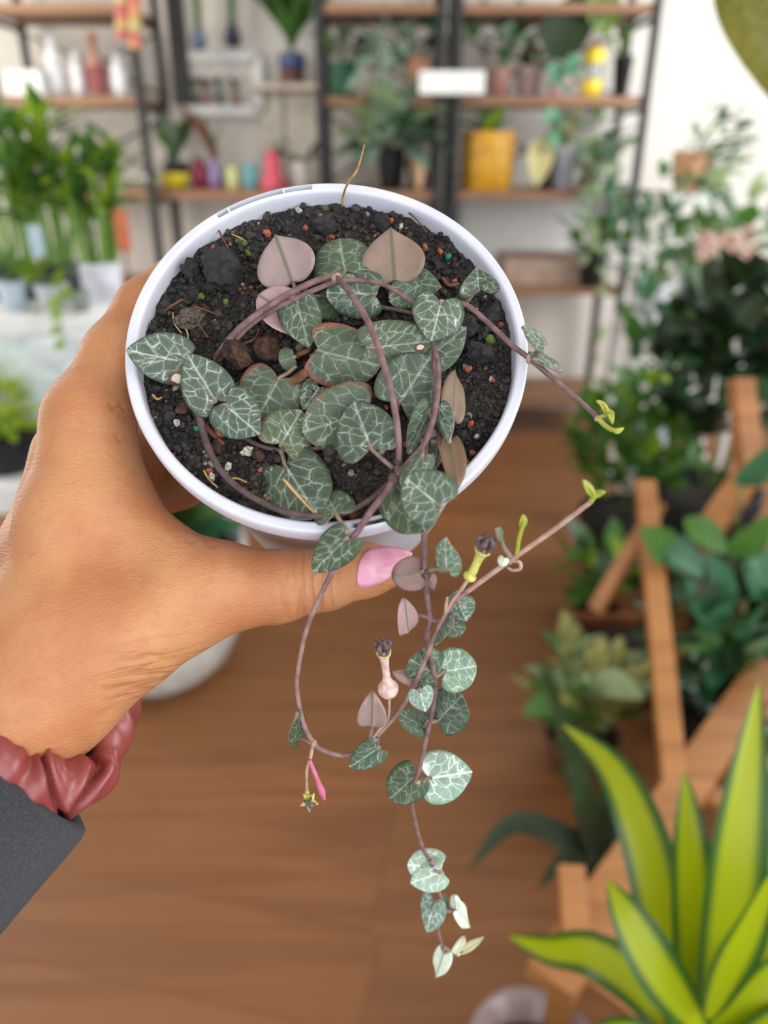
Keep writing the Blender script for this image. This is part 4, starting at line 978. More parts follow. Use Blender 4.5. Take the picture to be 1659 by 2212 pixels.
def put_leaf(parent, pos, d, L, shape, m, up=(0, 0, 1), wide=1.0, name='leaf', roll=0):
    d = nrm(d); s = np.cross(d, up)
    if np.linalg.norm(s) < .05: s = np.cross(d, (0, -1, .2))
    s = nrm(s); n = np.cross(s, d)
    if roll:
        c_, s_ = math.cos(roll), math.sin(roll); s, n = s*c_+n*s_, n*c_-s*s_
    o = bpy.data.objects.new(name, leaf_mesh(shape, m)); col.objects.link(o); o.parent = parent
    M = np.eye(4); M[:3, 0] = s*L*wide; M[:3, 1] = d*L; M[:3, 2] = n*L; M[:3, 3] = np.asarray(pos)-wloc(parent)
    o.matrix_local = Matrix(M.tolist())
    return o
M_gr = mat('leaf_green', (90, 136, 60), .45, (64, 106, 44), 20, transl=.25)
M_dk = mat('leaf_dark', (44, 62, 30), .45, (30, 46, 22), 20, transl=.1)
M_gy = mat('leaf_grey_green', (136, 156, 134), .45, (104, 128, 106), 20, transl=.2)
M_lm = mat('leaf_lime', (150, 180, 46), .5, (120, 156, 34), 20, transl=.35)
M_pa = mat('leaf_pale', (170, 186, 140), .5, (140, 164, 112), 20, transl=.3)
M_gl = mat('leaf_glossy', (70, 122, 84), .22, (54, 100, 64), 20, transl=.15)
M_vg = mat('leaf_variegated', (176, 168, 96), .5, (66, 86, 40), 7, transl=.25)
M_cr = mat('leaf_cream', (228, 218, 160), .5, (206, 196, 130), 30, transl=.3)
M_stalk = mat('plant_stalk', (98, 116, 60), .6, (80, 96, 48), 30)
M_twig = mat('brown_twig', (104, 78, 52), .8, (80, 58, 40), 60)
M_earth = mat('pot_earth', (44, 33, 26), .95, (30, 22, 18), 90, .6, 300)
M_black = mat('black_plastic', (30, 30, 32), .5, (24, 24, 26), 20)
M_metal = mat('black_metal', (44, 42, 42), .45, (36, 34, 34), 12, metal=.3)
def pm(c, rough=.45): return mat('glaze_%d_%d_%d' % c, c, rough, None, 25)
def potted(name, label, cat, x, Y, z, r, h, c, group=None, taper=.75, rough=.45, shape='taper', seg=28, ribs=0):
    o = thing(name, label, cat, (x, Y, z), group)
    m = pm(c, rough) if isinstance(c, tuple) else c
    if shape == 'taper': pr = [(r*taper*.96, 0), (r*taper, .002), (r*.985, h*.86), (r*1.03, h*.87), (r*1.04, h*.985), (r*1.01, h), (r*.95, h), (r*.93, h*.94), (r*.9, h*.88)]
    elif shape == 'straight': pr = [(r*.93, 0), (r*.97, h*.02), (r, h*.5), (r, h*.985), (r*.985, h), (r*.93, h), (r*.92, h*.9)]
    elif shape == 'bowl': pr = [(r*.46, 0), (r*.52, h*.01), (r*.74, h*.16), (r*.90, h*.40), (r*.985, h*.72), (r, h*.97), (r*.985, h), (r*.94, h), (r*.93, h*.93), (r*.90, h*.88)]
    else: pr = [(r*.6, 0), (r*.64, h*.02), (r*1.0, h*.38), (r*.92, h*.66), (r*.5, h*.84), (r*.46, h*.92), (r*.56, h), (r*.48, h), (r*.40, h*.92)]
    if ribs:
        V = []; sg = 72
        for rr, hh in pr:
            for k in range(sg): a = 2*math.pi*k/sg; q = rr*(1+.02*math.cos(ribs*a)); V.append((x+q*math.cos(a), Y+q*math.sin(a), z+hh))
        Fc = [(i*sg+k, i*sg+(k+1) % sg, (i+1)*sg+(k+1) % sg, (i+1)*sg+k) for i in range(len(pr)-1) for k in range(sg)]+[tuple(range(sg-1, -1, -1))]
    else: V, Fc = lathe_geo(pr, seg, (x, Y, z), close=False); Fc.append(tuple(range(seg-1, -1, -1)))
    b = mesh('pot', V, Fc, m, o); b.modifiers.new('edges', 'EDGE_SPLIT').split_angle = math.radians(45)
    if shape != 'vase':
        V, Fc = lathe_geo([(r*.90, h*.87), (r*.5, h*.90), (.0005, h*.91)], 20, (x, Y, z), close=False); mesh('earth', V, Fc, M_earth, o)
    return o, np.array([x, Y, z+h*.9])
def bush(o, base, cen, rad, n, L, shape, m, seed, up=.35, mats=None, branches=6, wide=1.0):
    rr = random.Random(seed); cen = np.asarray(cen, float); base = np.asarray(base, float); pts = []
    for i in range(n):
        while True:
            q = np.array([rr.uniform(-1, 1) for _ in range(3)])
            if .25 < np.linalg.norm(q) < 1: break
        p = cen+q*np.asarray(rad)
        d = nrm((p-base)*np.array([1, 1, .5])/np.linalg.norm(p-base)+np.array([rr.uniform(-.6, .6), rr.uniform(-.6, .6), rr.uniform(-.4, .5)+up*.3]))
        put_leaf(o, p-d*L*.3, d, L*rr.uniform(.7, 1.2), shape, (rr.choice(mats) if mats else m), wide=wide, roll=rr.uniform(-.5, .5)); pts.append(p)
    gs = []
    for p in pts[::max(1, n//branches)]:
        gs.append(tube_geo(catmull([base, (base+p)/2+np.array([0, 0, .12*np.linalg.norm(p-base)]), p], 4), [.004, .0025, .0015], 5))
    V, Fc = joinG(*gs); mesh('branches', V, Fc, M_stalk, o)
def fan(o, base, specs, shape, m, wide=1.0):
    for tip, in specs: put_leaf(o, base, np.asarray(tip)-base, np.linalg.norm(np.asarray(tip)-base), shape, m, wide=wide)
def trail(o, base, pts, n, L, m, seed, shape='tear'):
    rr = random.Random(seed); C = catmull([base]+[np.asarray(p) for p in pts], 6)
    V, Fc = tube_geo(C, [.003, .002, .0015], 5); mesh('trailing_stem', V, Fc, M_stalk, o)
    for i in range(n):
        p = C[int((i+.7)/n*(len(C)-1))]
        put_leaf(o, p, (rr.uniform(-1, 1), rr.uniform(-1, .2), rr.uniform(-.9, .2)), L*rr.uniform(.7, 1.2), shape, m, up=(0, -1, .6))
# ================================================================== SHELVING
M_board = wood('shelf_wood', (150, 108, 76), (126, 88, 60), (140, 100, 70), .5)
M_pine = wood('pine_wood', (178, 120, 68), (152, 98, 52), (168, 112, 62), .5)
YS, YK = 3.72, 4.12
ZB = [float(G(CX, p, YS)[2]) for p in (6, 208, 412, 620, 862)]      # tops of the boards
Z1, Z2, Z3, Z4, Z5 = ZB
def rack(label, pl, pr, zt=2.45, levels=ZB, boards=True, brace=None):
    xl, xr = x_at(pl, YS, Z2), x_at(pr, YS, Z2)
    o = thing('shelf_rack', label, 'shelf', ((xl+xr)/2, (YS+YK)/2, 0))
    for x in (xl, xr):
        for y in (YS, YK): box('post', (x, y, zt/2), (.032, .032, zt), M_metal, o, bv=.002)
    for z in levels:
        box('shelf_board', ((xl+xr)/2, (YS+YK)/2, z-.018), (xr-xl-.034, YK-YS-.0, .036), M_board, o, bv=.003)
        for x in (xl, xr): box('side_rail', (x, (YS+YK)/2, z-.05), (.02, YK-YS-.034, .02), M_metal, o)
    for (z0, z1) in ((Z2+.02, Z1-.06), (Z3+.02, Z2-.06)):
        V, Fc = joinG(tube_geo([np.array([xl, YK+.02, z0]), np.array([xr, YK+.02, z1])], .006, 6), tube_geo([np.array([xl, YK+.032, z1]), np.array([xr, YK+.032, z0])], .006, 6))
        mesh('cross_brace', V, Fc, M_metal, o)
    return o
rack('black metal rack with wooden boards at far left behind the bamboo', -10, 303)
rack('narrow black metal rack with wooden boards in the middle of the back wall', 694, 950)
rack('wide black metal rack with wooden boards beside the white wall', 986, 1396)
# dark cabinet post beside the left rack
o = tag(box('metal_upright', (x_at(383, 3.95, 1.8), 3.95, 2.0), (.07, .05, .95), M_metal, bv=.003), 'thick dark metal upright between the left rack and the white frame', 'post')
# low wall shelf between racks
xl, xr = x_at(312, 3.85, Z3), x_at(668, 3.85, Z3)
ws = thing('wall_shelf', 'wooden wall shelf with small vases below the white frame', 'shelf', ((xl+xr)/2, 3.95, Z3-.04))
box('shelf_board', ((xl+xr)/2, 3.98, Z3-.02), (xr-xl, .40, .04), M_board, ws, bv=.003)
for px in (392, 600): box('bracket_post', (x_at(px, 3.9, .6), 3.98, (Z3-.04)/2), (.03, .03, Z3-.04), M_metal, ws)
# grey panels under the racks
M_panel = mat('pale_panel', (214, 210, 204), .7, (206, 202, 196), 3)
# white framed display between the racks
YD = 4.20
dz = lambda py: float(G(CX, py, YD)[2])
dx = lambda px, py: float(G(px, py, YD)[0])
fr = thing('display_frame', 'white wooden frame with small potted sprigs on the back wall', 'frame', (dx(475, 240), YD, dz(240)))
x0, x1, z0, z1 = dx(388, 150), dx(556, 150), dz(240), dz(122)
box('backboard', ((x0+x1)/2, YD+.025, (z0+z1)/2), (x1-x0, .02, z1-z0), pm((226, 220, 210), .7), fr)
for a, b in (((x0, z0), (x1, z0)), ((x0, z1), (x1, z1)), ((x0, z0), (x0, z1)), ((x1, z0), (x1, z1))):
    bar('frame_bar', (a[0], YD, a[1]), (b[0], YD, b[1]), .04, .05, M_white, fr, upv=(0, 1, 0))
for k, px in enumerate((425, 450, 478, 512)):
    cx_ = dx(px, 220); V, Fc = lathe_geo([(.016, 0), (.022, .04), (.022, .05)], 12, (cx_, YD-.02, z0+.03)); mp_ = mesh('tiny_pot', V, Fc, pm((178, 136, 112) if k % 2 else (120, 122, 112)), fr)
    for q in range(5): put_leaf(mp_, (cx_, YD-.02, z0+.075), (rng.uniform(-.5, .5), -.3, 1), .08, 'lance', (M_gy, M_twig)[k % 2])
# tall white cupboard strips right of the frame
cb = thing('white_cabinet', 'cream white cabinet doors on the back wall right of the frame', 'cabinet', (dx(620, 400), YD, Z3))
for pa, pb in ((560, 612), (616, 684)):
    xa, xb = dx(pa, 260), dx(pb, 260); box('door', ((xa+xb)/2, YD+.02, (dz(188)+dz(398))/2), (xb-xa, .03, dz(188)-dz(398)), pm((218, 208, 192), .6), cb, bv=.004)
box('top_board', (dx(622, 190), YD-.07, dz(186)-.012), (dx(690, 190)-dx(552, 190), .24, .024), pm((196, 182, 164), .6), cb)
# ================================================================== THINGS ON THE SHELVES
def on(px, Y, z, wpx, hpx): return x_at(px, Y, z), mpp(Y, z)*wpx/2, mpp(Y, z)*hpx
def sp(px, wpx, hpx, z, c, name, label, Y=3.86, cat='pot', **kw):
    x, r, h = on(px, Y, z, wpx, hpx); return potted(name, label, cat, x, Y, z, r, h, c, **kw)
# lower shelf (Z3)
o, b = sp(1050, 108, 112, Z3, (206, 150, 34), 'ribbed_planter', 'mustard yellow ribbed planter on the wide rack', shape='straight', ribs=24, Y=3.82)
put_leaf(o, b, (.04, -.05, .10), .16, 'tear', M_lm); put_leaf(o, b, (-.12, .0, .12), .12, 'ovate', M_dk); put_leaf(o, b, (.10, 0, .10), .14, 'ovate', M_gy); put_leaf(o, b, (-.02, .05, .15), .18, 'ovate', M_pa)
o, b = sp(1168, 52, 62, Z3, M_black, 'potted_caladium', 'black pot with one big cream leaf beside the mustard planter', Y=3.80, cat='plant')
put_leaf(o, b+np.array([-.02, -.02, .10]), (-.02, -.10, -.26), .21, 'ovate', M_cr, up=(0, -1, .2)); put_leaf(o, b, (.1, 0, .25), .26, 'tear', M_gy); tube('stalk', [b, b+np.array([0, 0, .06]), b+np.array([-.02, -.02, .10])], .004, M_stalk, o)
o, b = sp(1212, 60, 82, Z3, (226, 224, 232), 'white_planter', 'plain white planter on the wide rack beside the cream leaf', Y=3.88)
put_leaf(o, b, (.1, 0, .2), .2, 'lance', M_pa); put_leaf(o, b, (-.1, -.1, .2), .2, 'lance', M_lm); put_leaf(o, b, (0.02, -.1, .25), .22, 'lance', M_cr)
o, b = sp(1268, 52, 62, Z3, (110, 62, 48), 'trailing_ivy', 'brown clay pot of trailing grey green ivy at the rack end', Y=3.80, cat='plant')
for k, (px, py) in enumerate(((1250, 480), (1290, 640), (1320, 560), (1345, 720), (1270, 560), (1375, 480), (1390, 620), (1300, 800))):
    trail(o, b, [b+np.array([(k-3)*.03, -.08, .08]), G((1280+px)/2, 400, 3.66), G(px, (py+400)/2, 3.62), G(px, py, 3.62)], 11, .07, (M_gy, M_pa, M_gl)[k % 3], 50+k, 'ovate')
bush(o, b, b+np.array([.02, -.02, .10]), (.20, .12, .14), 30, .09, 'ovate', M_gy, 61, mats=[M_gy, M_pa, M_gl])
o, b = sp(845, 62, 84, Z3, M_black, 'aglaonema', 'black nursery pot with large pale silver leaves on the middle rack', Y=3.84, cat='plant')
for k, (px, py) in enumerate(((770, 300), (800, 340), (760, 340), (830, 250), (880, 225), (860, 290), (920, 260), (905, 310), (940, 330), (820, 320), (890, 355), (950, 290), (780, 260))):
    put_leaf(o, b+np.array([(px-845)*.0006, -.03, .02+.0002*(412-py)]), G(px, py, 3.72)-b, .20+.0006*(412-py), 'ovate', (M_pa, M_gy, M_gl)[k % 3])
o, b = sp(902, 48, 62, Z3, M_black, 'nursery_pot', 'small black nursery pot right of the pale silver leaves', Y=3.90)
bush(o, b, b+np.array([0, 0, .1]), (.1, .08, .1), 10, .09, 'ovate', M_dk, 13)
x, r, h = on(905, 3.74, Z3, 36, 62)
V, Fc = lathe_geo([(r*.3, 0), (r*.4, .004), (r, h), (r*.9, h)], 16, (x, 3.74, Z3), close=True)
tag(mesh('paper_cone', V, Fc, pm((196, 158, 122), .8), origin=(x, 3.74, Z3)), 'tan paper cone standing before the black nursery pot', 'paper cone')
# low wall shelf
x, r, h = on(385, 3.88, Z3, 62, 40)
o, b = potted('oval_dish', 'yellow oval dish on the wall shelf', 'dish', x, 3.84, Z3, r, h*.8, (206, 184, 40), shape='bowl')
o, b = sp(385, 56, 50, Z3, M_black, 'potted_succulent', 'spiky green succulent in a dark pot behind the yellow dish', Y=4.02, cat='plant')
for k in range(16): a = k*2.4; put_leaf(o, b, (math.cos(a)*.5, math.sin(a)*.5, 1.0), .16+.06*(k % 3), 'lance', M_gr if k % 2 else M_gy)
sp(434, 40, 62, Z3, (122, 28, 58), 'bulb_vase', 'dark magenta bulb vase on the wall shelf', Y=3.88, cat='vase', shape='vase')
o, b = sp(466, 34, 56, Z3, (150, 128, 176), 'lavender_vase', 'lavender vase holding red leaves, right of the magenta vase', Y=3.90, cat='vase', shape='vase')
put_leaf(o, b, (-.14, 0, .3), .30, 'tear', mat('leaf_red', (150, 84, 72), .5)); put_leaf(o, b, (-.02, 0, .3), .22, 'lance', M_gr); put_leaf(o, b, (.06, 0, .3), .2, 'lance', M_stalk)
sp(506, 30, 44, Z3, (196, 196, 136), 'yellow_cup', 'pale yellow cup beside the teal tumbler', Y=3.86, cat='cup', shape='straight')
sp(543, 30, 52, Z3, (96, 156, 160), 'teal_tumbler', 'teal tumbler on the wall shelf', Y=3.84, cat='cup', shape='straight')
x, r, h = on(592, 3.84, Z3, 44, 78)
V, Fc = lathe_geo([(r*1.1, 0), (r*1.3, .01), (r*1.25, h*.2), (r*.8, h*.4), (r*.75, h*.8), (r*.5, h*.95), (r*.2, h)], 20, (x, 3.84, Z3)); tag(mesh('pink_bottle', V, Fc, pm((214, 84, 104), .4), origin=(x, 3.84, Z3)), 'coral pink bottle at the right end of the wall shelf', 'bottle')
o, b = sp(650, 46, 52, Z3, (214, 206, 196), 'cream_pot', 'cream pot with a low dark plant next to the coral bottle', Y=3.90)
bush(o, b, b+np.array([0, 0, .05]), (.13, .06, .05), 12, .09, 'ovate', M_dk, 21)
x, r, h = on(326, 3.80, Z3, 32, 48)
V, Fc = lathe_geo([(r*.3, 0), (r*.8, h*.15), (r, h*.4), (r*.9, h*.65), (r*.5, h*.85), (r*.4, h)], 20, (x, 3.80, Z3)); tag(mesh('silver_bauble', V, Fc, mat('silver_glass', (196, 198, 206), .15, None, 10, metal=.7), origin=(x, 3.80, Z3)), 'small shiny silver vase at the left end of the wall shelf', 'vase')
# cabinet top: blue bowl plant
YP = 4.11; zt = dz(186)
o, b = sp(632, 52, 30, zt, (96, 58, 46), 'blue_pot_grass', 'feathery green plant in a blue pot on the cream cabinet', Y=YP, cat='plant', shape='straight')
x, r, h = on(632, YP, zt+.055, 58, 34); V, Fc = lathe_geo([(r*.7, 0), (r, h*.3), (r*.98, h*.8), (r*.85, h), (r*.7, h)], 22, (x, YP, zt+.055)); mesh('blue_glazed_bowl', V, Fc, pm((64, 84, 128), .2), o)
bb = np.array([x, YP, zt+.055+h]); rr = random.Random(3)
for k in range(60):
    a = rr.uniform(0, 6.28); sx = rr.uniform(0, .55); put_leaf(o, bb, (math.cos(a)*sx, -abs(math.sin(a))*sx*.5, 1), rr.uniform(.18, .40), 'strap', M_gr if k % 3 else M_dk)
# hanging bulbs
for px, py, c, lb in ((430, 88, (120, 132, 156), 'pale blue glass bulb vase with a bamboo shoot hung above the frame'), (503, 82, (38, 46, 70), 'dark navy glass bulb vase with a bamboo shoot hung above the frame')):
    p = G(px, py, 4.12); r = .040
    o = thing('hanging_bulb_vase', lb, 'vase', p-np.array([0, 0, r]))
    V, Fc = lathe_geo([(r*.2, -r), (r*.75, -r*.68), (r, 0), (r*.8, r*.6), (r*.45, r*.95), (r*.5, r*1.3)], 20, p); mesh('bulb', V, Fc, pm(c, .1), o)
    tube('bamboo_shoot', [p+np.array([0, 0, r]), p+np.array([.005, 0, .18]), p+np.array([0, 0, .42])], .016, M_gr, o)
    tube('hook', [p+np.array([0, 0, r]), p+np.array([0, .07, r+.02]), p+np.array([0, .12, r+.02])], .004, M_metal, o)
    for k in range(4): put_leaf(o, p+np.array([0, 0, .2+.06*k]), (rng.uniform(-1, 1), -.3, 1), .16, 'lance', M_gr)
# middle and wide rack, shelf Z2
o, b = sp(742, 54, 66, Z2, (30, 92, 62), 'green_planter', 'deep green planter on the middle rack', Y=3.86, shape='straight')
bush(o, b, b+np.array([0, 0, .06]), (.12, .08, .08), 16, .09, 'ovate', M_gr, 31, mats=[M_gr, M_gy])
o, b = sp(786, 34, 52, Z2, (206, 182, 174), 'blush_pot', 'small blush pink pot beside the deep green planter', Y=3.84); put_leaf(o, b, (.05, 0, .2), .12, 'ovate', M_gr); put_leaf(o, b, (-.05, 0, .2), .10, 'ovate', M_gy)
o, b = sp(898, 58, 78, Z2, (216, 154, 112), 'peach_pot_plant', 'peach pot of spilling silvery foliage on the middle rack', Y=3.86, cat='plant')
bush(o, b, b+np.array([-.05, -.03, .08]), (.24, .12, .13), 70, .085, 'ovate', M_gy, 33, mats=[M_gy, M_gy, M_gl, M_dk])
for k in range(5): trail(o, b, [b+np.array([-.08-.03*k, -.12, .05]), b+np.array([-.11-.03*k, -.16, -.16]), b+np.array([-.09-.04*k, -.16, -.30-.03*k])], 8, .08, M_gy, 70+k)
x0, x1 = x_at(905, 3.62, Z2), x_at(1046, 3.62, Z2); tr = thing('white_tray', 'long white tray sticking out between the two right racks', 'tray', ((x0+x1)/2, 3.70, Z2))
box('tray_base', ((x0+x1)/2, 3.76, Z2+.008), (x1-x0, .28, .012), M_white, tr, bv=.003)
for yy in (3.625, 3.895): box('tray_side', ((x0+x1)/2, yy, Z2+.045), (x1-x0, .012, .085), M_white, tr, bv=.003)
for xx in (x0+.006, x1-.006): box('tray_end', (xx, 3.76, Z2+.045), (.012, .26, .085), M_white, tr, bv=.003)
o, b = sp(1075, 52, 56, Z2, (168, 120, 108), 'rose_pot', 'dusty rose pot of wiry stems on the wide rack', Y=3.88, cat='plant')
bush(o, b, b+np.array([.05, 0, .14]), (.22, .10, .14), 46, .08, 'ovate', M_gy, 35, mats=[M_gy, M_gr, M_twig, M_gl])
o, b = sp(1140, 56, 62, Z2, (188, 160, 150), 'taupe_pot', 'taupe pot of leafy stems with one big dark leaf', Y=3.92, cat='plant')
bush(o, b, b+np.array([.02, 0, .10]), (.14, .10, .12), 18, .09, 'ovate', M_gr, 36, mats=[M_gr, M_dk])
tube('stalk', [b, G(1160, 140, 3.84), G(1180, 110, 3.80)], .006, M_stalk, o)
put_leaf(o, G(1180, 122, 3.80), G(1246, 38, 3.78)-G(1180, 122, 3.80), .34, 'tear', M_dk, up=(0, -1, .3), wide=.95)
o, b = sp(1206, 58, 62, Z2, (224, 178, 182), 'pink_pot', 'soft pink pot with hanging mint leaves, left of the yellow jar', Y=3.84, cat='plant')
for k in range(5): put_leaf(o, b+np.array([0, -.06, .0]), (rng.uniform(-.8, .6), -.5, rng.uniform(-1.2, .3)), .10, 'ovate', mat('leaf_mint', (120, 170, 138), .5, (92, 146, 112), 30, transl=.25), up=(0, -1, .4))
trail(o, b, [b+np.array([0, -.12, .02]), G(1205, 240, 3.66), G(1190, 290, 3.64)], 7, .085, MATS['leaf_mint'], 5)
# yellow banded jar
x, r, h = on(1275, 3.80, Z2, 46, 92); M_gold = mat('yellow_lacquer', (236, 204, 62), .2, (224, 190, 40), 20); jar = thing('yellow_jar', 'clear jar with bright yellow lid band and yellow base', 'jar', (x, 3.80, Z2))
V, Fc = lathe_geo([(r*.8, 0), (r*.98, .005), (r, h*.32), (r*.95, h*.36)], 24, (x, 3.80, Z2)); mesh('base_band', V, Fc, M_gold, jar)
V, Fc = lathe_geo([(r*.9, h*.36), (r*.9, h*.68)], 24, (x, 3.80, Z2)); mesh('glass', V, Fc, mat('jar_glass', (226, 230, 224), .08, None, 10, trans=.6), jar)
V, Fc = lathe_geo([(r*.95, h*.68), (r, h*.70), (r, h*.95), (r*.8, h)], 24, (x, 3.80, Z2)); mesh('lid_band', V, Fc, M_gold, jar)
V, Fc = lathe_geo([(r*.3, h), (r*.35, h*1.06), (r*.2, h*1.14)], 12, (x, 3.80, Z2)); mesh('knob', V, Fc, pm((170, 70, 60)), jar)
o, b = sp(1338, 40, 78, Z2, M_black, 'tall_black_pot', 'tall black pot with lime leaves near the rack post', Y=3.84, cat='plant')
tube('stalk', [b, G(1325, 100, 3.82), G(1312, 60, 3.80)], .007, M_lm, o)
put_leaf(o, G(1306, 78, 3.78), G(1300, 8, 3.76)-G(1306, 78, 3.78), .26, 'ovate', mat('leaf_olive', (124, 146, 60), .5, (96, 122, 44), 30, transl=.3), up=(0, -1, .2)); put_leaf(o, b, (.03, 0, .2), .22, 'ovate', M_gr); put_leaf(o, b, (-.06, -.02, .2), .22, 'lance', M_lm)
# left rack, shelf Z2
x, r, h = on(216, 3.82, Z2, 42, 120); bt = thing('amber_bottle', 'amber glass bottle with a red label on the left rack', 'bottle', (x, 3.82, Z2))
V, Fc = lathe_geo([(r*.9, 0), (r, .01), (r, h*.55), (r*.4, h*.72), (r*.36, h*.88)], 20, (x, 3.82, Z2)); mesh('bottle_body', V, Fc, mat('amber_glass', (172, 134, 112), .12, None, 10), bt)
V, Fc = lathe_geo([(r*1.02, h*.08), (r*1.02, h*.5)], 20, (x, 3.82, Z2), close=False); mesh('label_band', V, Fc, pm((150, 84, 84), .7), bt)
V, Fc = lathe_geo([(r*.44, h*.88), (r*.44, h)], 14, (x, 3.82, Z2)); mesh('stopper', V, Fc, pm((186, 118, 56), .6), bt)
for px, w_, hh_, lb in ((262, 34, 80, 'slim white vase right of the amber bottle'), (176, 34, 84, 'slim white vase left of the amber bottle'), (128, 44, 112, 'large milk glass vase on the left rack'), (98, 30, 60, 'small grey vase at the far left rack')):
    sp(px, w_, hh_, Z2, (232, 230, 230) if px != 98 else (150, 140, 134), 'white_vase', lb, Y=3.84, cat='vase', shape='vase')
o = tag(box('white_box', (x_at(66, 3.80, Z2), 3.80, Z2+.051), (.16, .12, .10), M_white, bv=.004), 'small white box at the left end of the left rack', 'box')
# paper bead strings
M_b = [mat('bead_%d' % i, c, .6, None, 60) for i, c in enumerate(((212, 128, 108), (216, 156, 110), (206, 194, 128), (190, 104, 104)))]
for k, (px, pe, lb) in enumerate(((264, 82, 'left string of coral and yellow paper blossoms at the top'), (292, 104, 'right string of orange and yellow paper blossoms at the top'))):
    top_ = G(px-3, -60, 3.45); o = thing('blossom_string', lb, 'garland', top_)
    e_ = G(px, pe, 3.45); tube('string', [top_, e_], .002, M_twig, o, seg=5)
    for q in range(13):
        p = top_+(e_-top_)*(q+.5)/13; V, Fc = lathe_geo([(.004, .014), (.020, .008), (.026, -.004), (.022, -.012), (.006, -.012)], 12, p); mesh('blossom', V, Fc, M_b[(q//2+k*2) % 4 if q < 9 else (q+k) % 4], o)
# things on the lower boards of the wide rack
o, b = sp(1275, 62, 72, Z4, M_black, 'floor_nursery_pot', 'black nursery pot on the low board of the wide rack', Y=3.76)
bush(o, b, b+np.array([0, 0, .10]), (.16, .08, .12), 20, .10, 'ovate', M_gr, 41)
x0, x1 = x_at(1080, 3.9, Z4), x_at(1250, 3.9, Z4)
tag(box('wooden_crate', ((x0+x1)/2, 3.93, Z4+.06), (x1-x0, .3, .12), pm((176, 150, 134), .7), bv=.004), 'low pale wooden crate on the lower board of the wide rack', 'crate')
for k, (pa, pb) in enumerate(((700, 945), (990, 1390))):
    xa, xb = x_at(pa, 4.16, .9), x_at(pb, 4.16, .9); tag(box('back_panel', ((xa+xb)/2, 4.18, (Z4+Z3)/2), (xb-xa, .02, Z3-Z4-.1), M_panel), 'pale grey panel closing the back of the %s rack' % ('middle', 'wide')[k], 'panel')

# ================================================================== LEFT WHITE PLANT BENCH
BYF = 1.74; BZ2 = float(G(60, 1050, BYF)[2]); BZ = float(G(150, 690, 1.88)[2])
BX1b, BX0 = x_at(70, BYF, BZ2), -1.45
bn = thing('plant_bench', 'low white plant bench at the left', 'bench', ((BX0+BX1b)/2, 2.05, 0))
box('bench_board', ((BX0+BX1b)/2, (BYF+2.42)/2, BZ2-.04), (BX1b-BX0, 2.42-BYF, .08), M_white, bn, bv=.006)
for xx in (BX0+.04, BX1b-.04):
    for yy in (BYF+.05, 2.37): box('leg', (xx, yy, (BZ2-.08)/2), (.05, .05, BZ2-.08), M_white, bn, bv=.003)
tbx = x_at(40, 2.15, BZ); TR = .265
tub = thing('white_tub', 'big white tub with a flat lid on the bench, carrying the bamboo', 'tub', (tbx, 2.15, BZ2))
V, Fc = lathe_geo([(TR*.66, 0), (TR*.70, .006), (TR*.93, BZ-BZ2-.07), (TR*.94, BZ-BZ2-.048)], 56, (tbx, 2.15, BZ2)); mesh('tub_wall', V, Fc, pm((226, 232, 230), .4), tub)
V, Fc = lathe_geo([(TR*.96, BZ-BZ2-.048), (TR*1.0, BZ-BZ2-.044), (TR*1.0, BZ-BZ2-.004), (TR*.985, BZ-BZ2)], 56, (tbx, 2.15, BZ2)); o = mesh('lid', V, Fc, M_white, tub); o.modifiers.new('edges', 'EDGE_SPLIT').split_angle = math.radians(40)
def bamboo(label, px, wpx, hpx, c, nst, hts, Y, seed, spread):
    x, r, h = on(px, Y, BZ, wpx, hpx); o, b = potted('lucky_bamboo', label, 'plant', x, Y, BZ, r, h, c, shape='straight', taper=.9)
    rr = random.Random(seed)
    for k in range(nst):
        a = rr.uniform(0, 6.28); q = b+np.array([math.cos(a)*r*.6, math.sin(a)*r*.6, -.03]); H_ = rr.uniform(*hts)
        tip = q+np.array([math.cos(a)*spread*rr.random(), math.sin(a)*.03, H_])
        C = catmull([q, (q+tip)/2+np.array([rr.uniform(-.01, .01), 0, 0]), tip], 8); V, Fc = tube_geo(C, [(.0075 if i % 4 else .0088) for i in range(len(C))], 8)
        st = mesh('stalk', V, Fc, mat('bamboo_stalk', (132, 168, 74), .4, (100, 140, 56), 40), o)
        for j in range(6):
            t = rr.uniform(.55, 1.0) if j < 3 else 1.0; p = q+(tip-q)*t
            put_leaf(st, p, (rr.uniform(-1, 1), rr.uniform(-1, .6), rr.uniform(.0, 1.1)), rr.uniform(.09, .16), 'lance', (M_gr, M_lm, M_lm, M_gr)[rr.randrange(4)])
bamboo('lucky bamboo in a black bucket at the far left of the tub lid', 40, 110, 70, M_black, 16, (.20, .36), 2.18, 1, .05)
bamboo('lucky bamboo in a grey bucket in the middle of the tub lid', 140, 84, 64, (60, 62, 66), 12, (.18, .40), 2.24, 2, .05)
bamboo('lucky bamboo in a white pot at the right of the tub lid', 226, 84, 78, (222, 220, 228), 16, (.17, .30), 2.15, 3, .06)
o, b = sp(118, 70, 56, BZ, (206, 208, 214), 'small_lid_pot', 'pale grey pot with lime sprouts at the front of the tub lid', Y=2.0)
bush(o, b, b+np.array([0, -.02, .02]), (.06, .04, .04), 12, .05, 'ovate', M_lm, 44)
o, b = sp(36, 62, 62, BZ, (186, 200, 212), 'blue_grey_pot', 'pale blue grey pot at the left front of the tub lid', Y=2.0)
bush(o, b, b+np.array([0, 0, .03]), (.05, .04, .04), 8, .06, 'ovate', M_gr, 45)
o, b = sp(178, 40, 42, BZ, (150, 160, 150), 'sage_pot', 'small sage pot with drooping lime strands on the tub lid', Y=1.98)
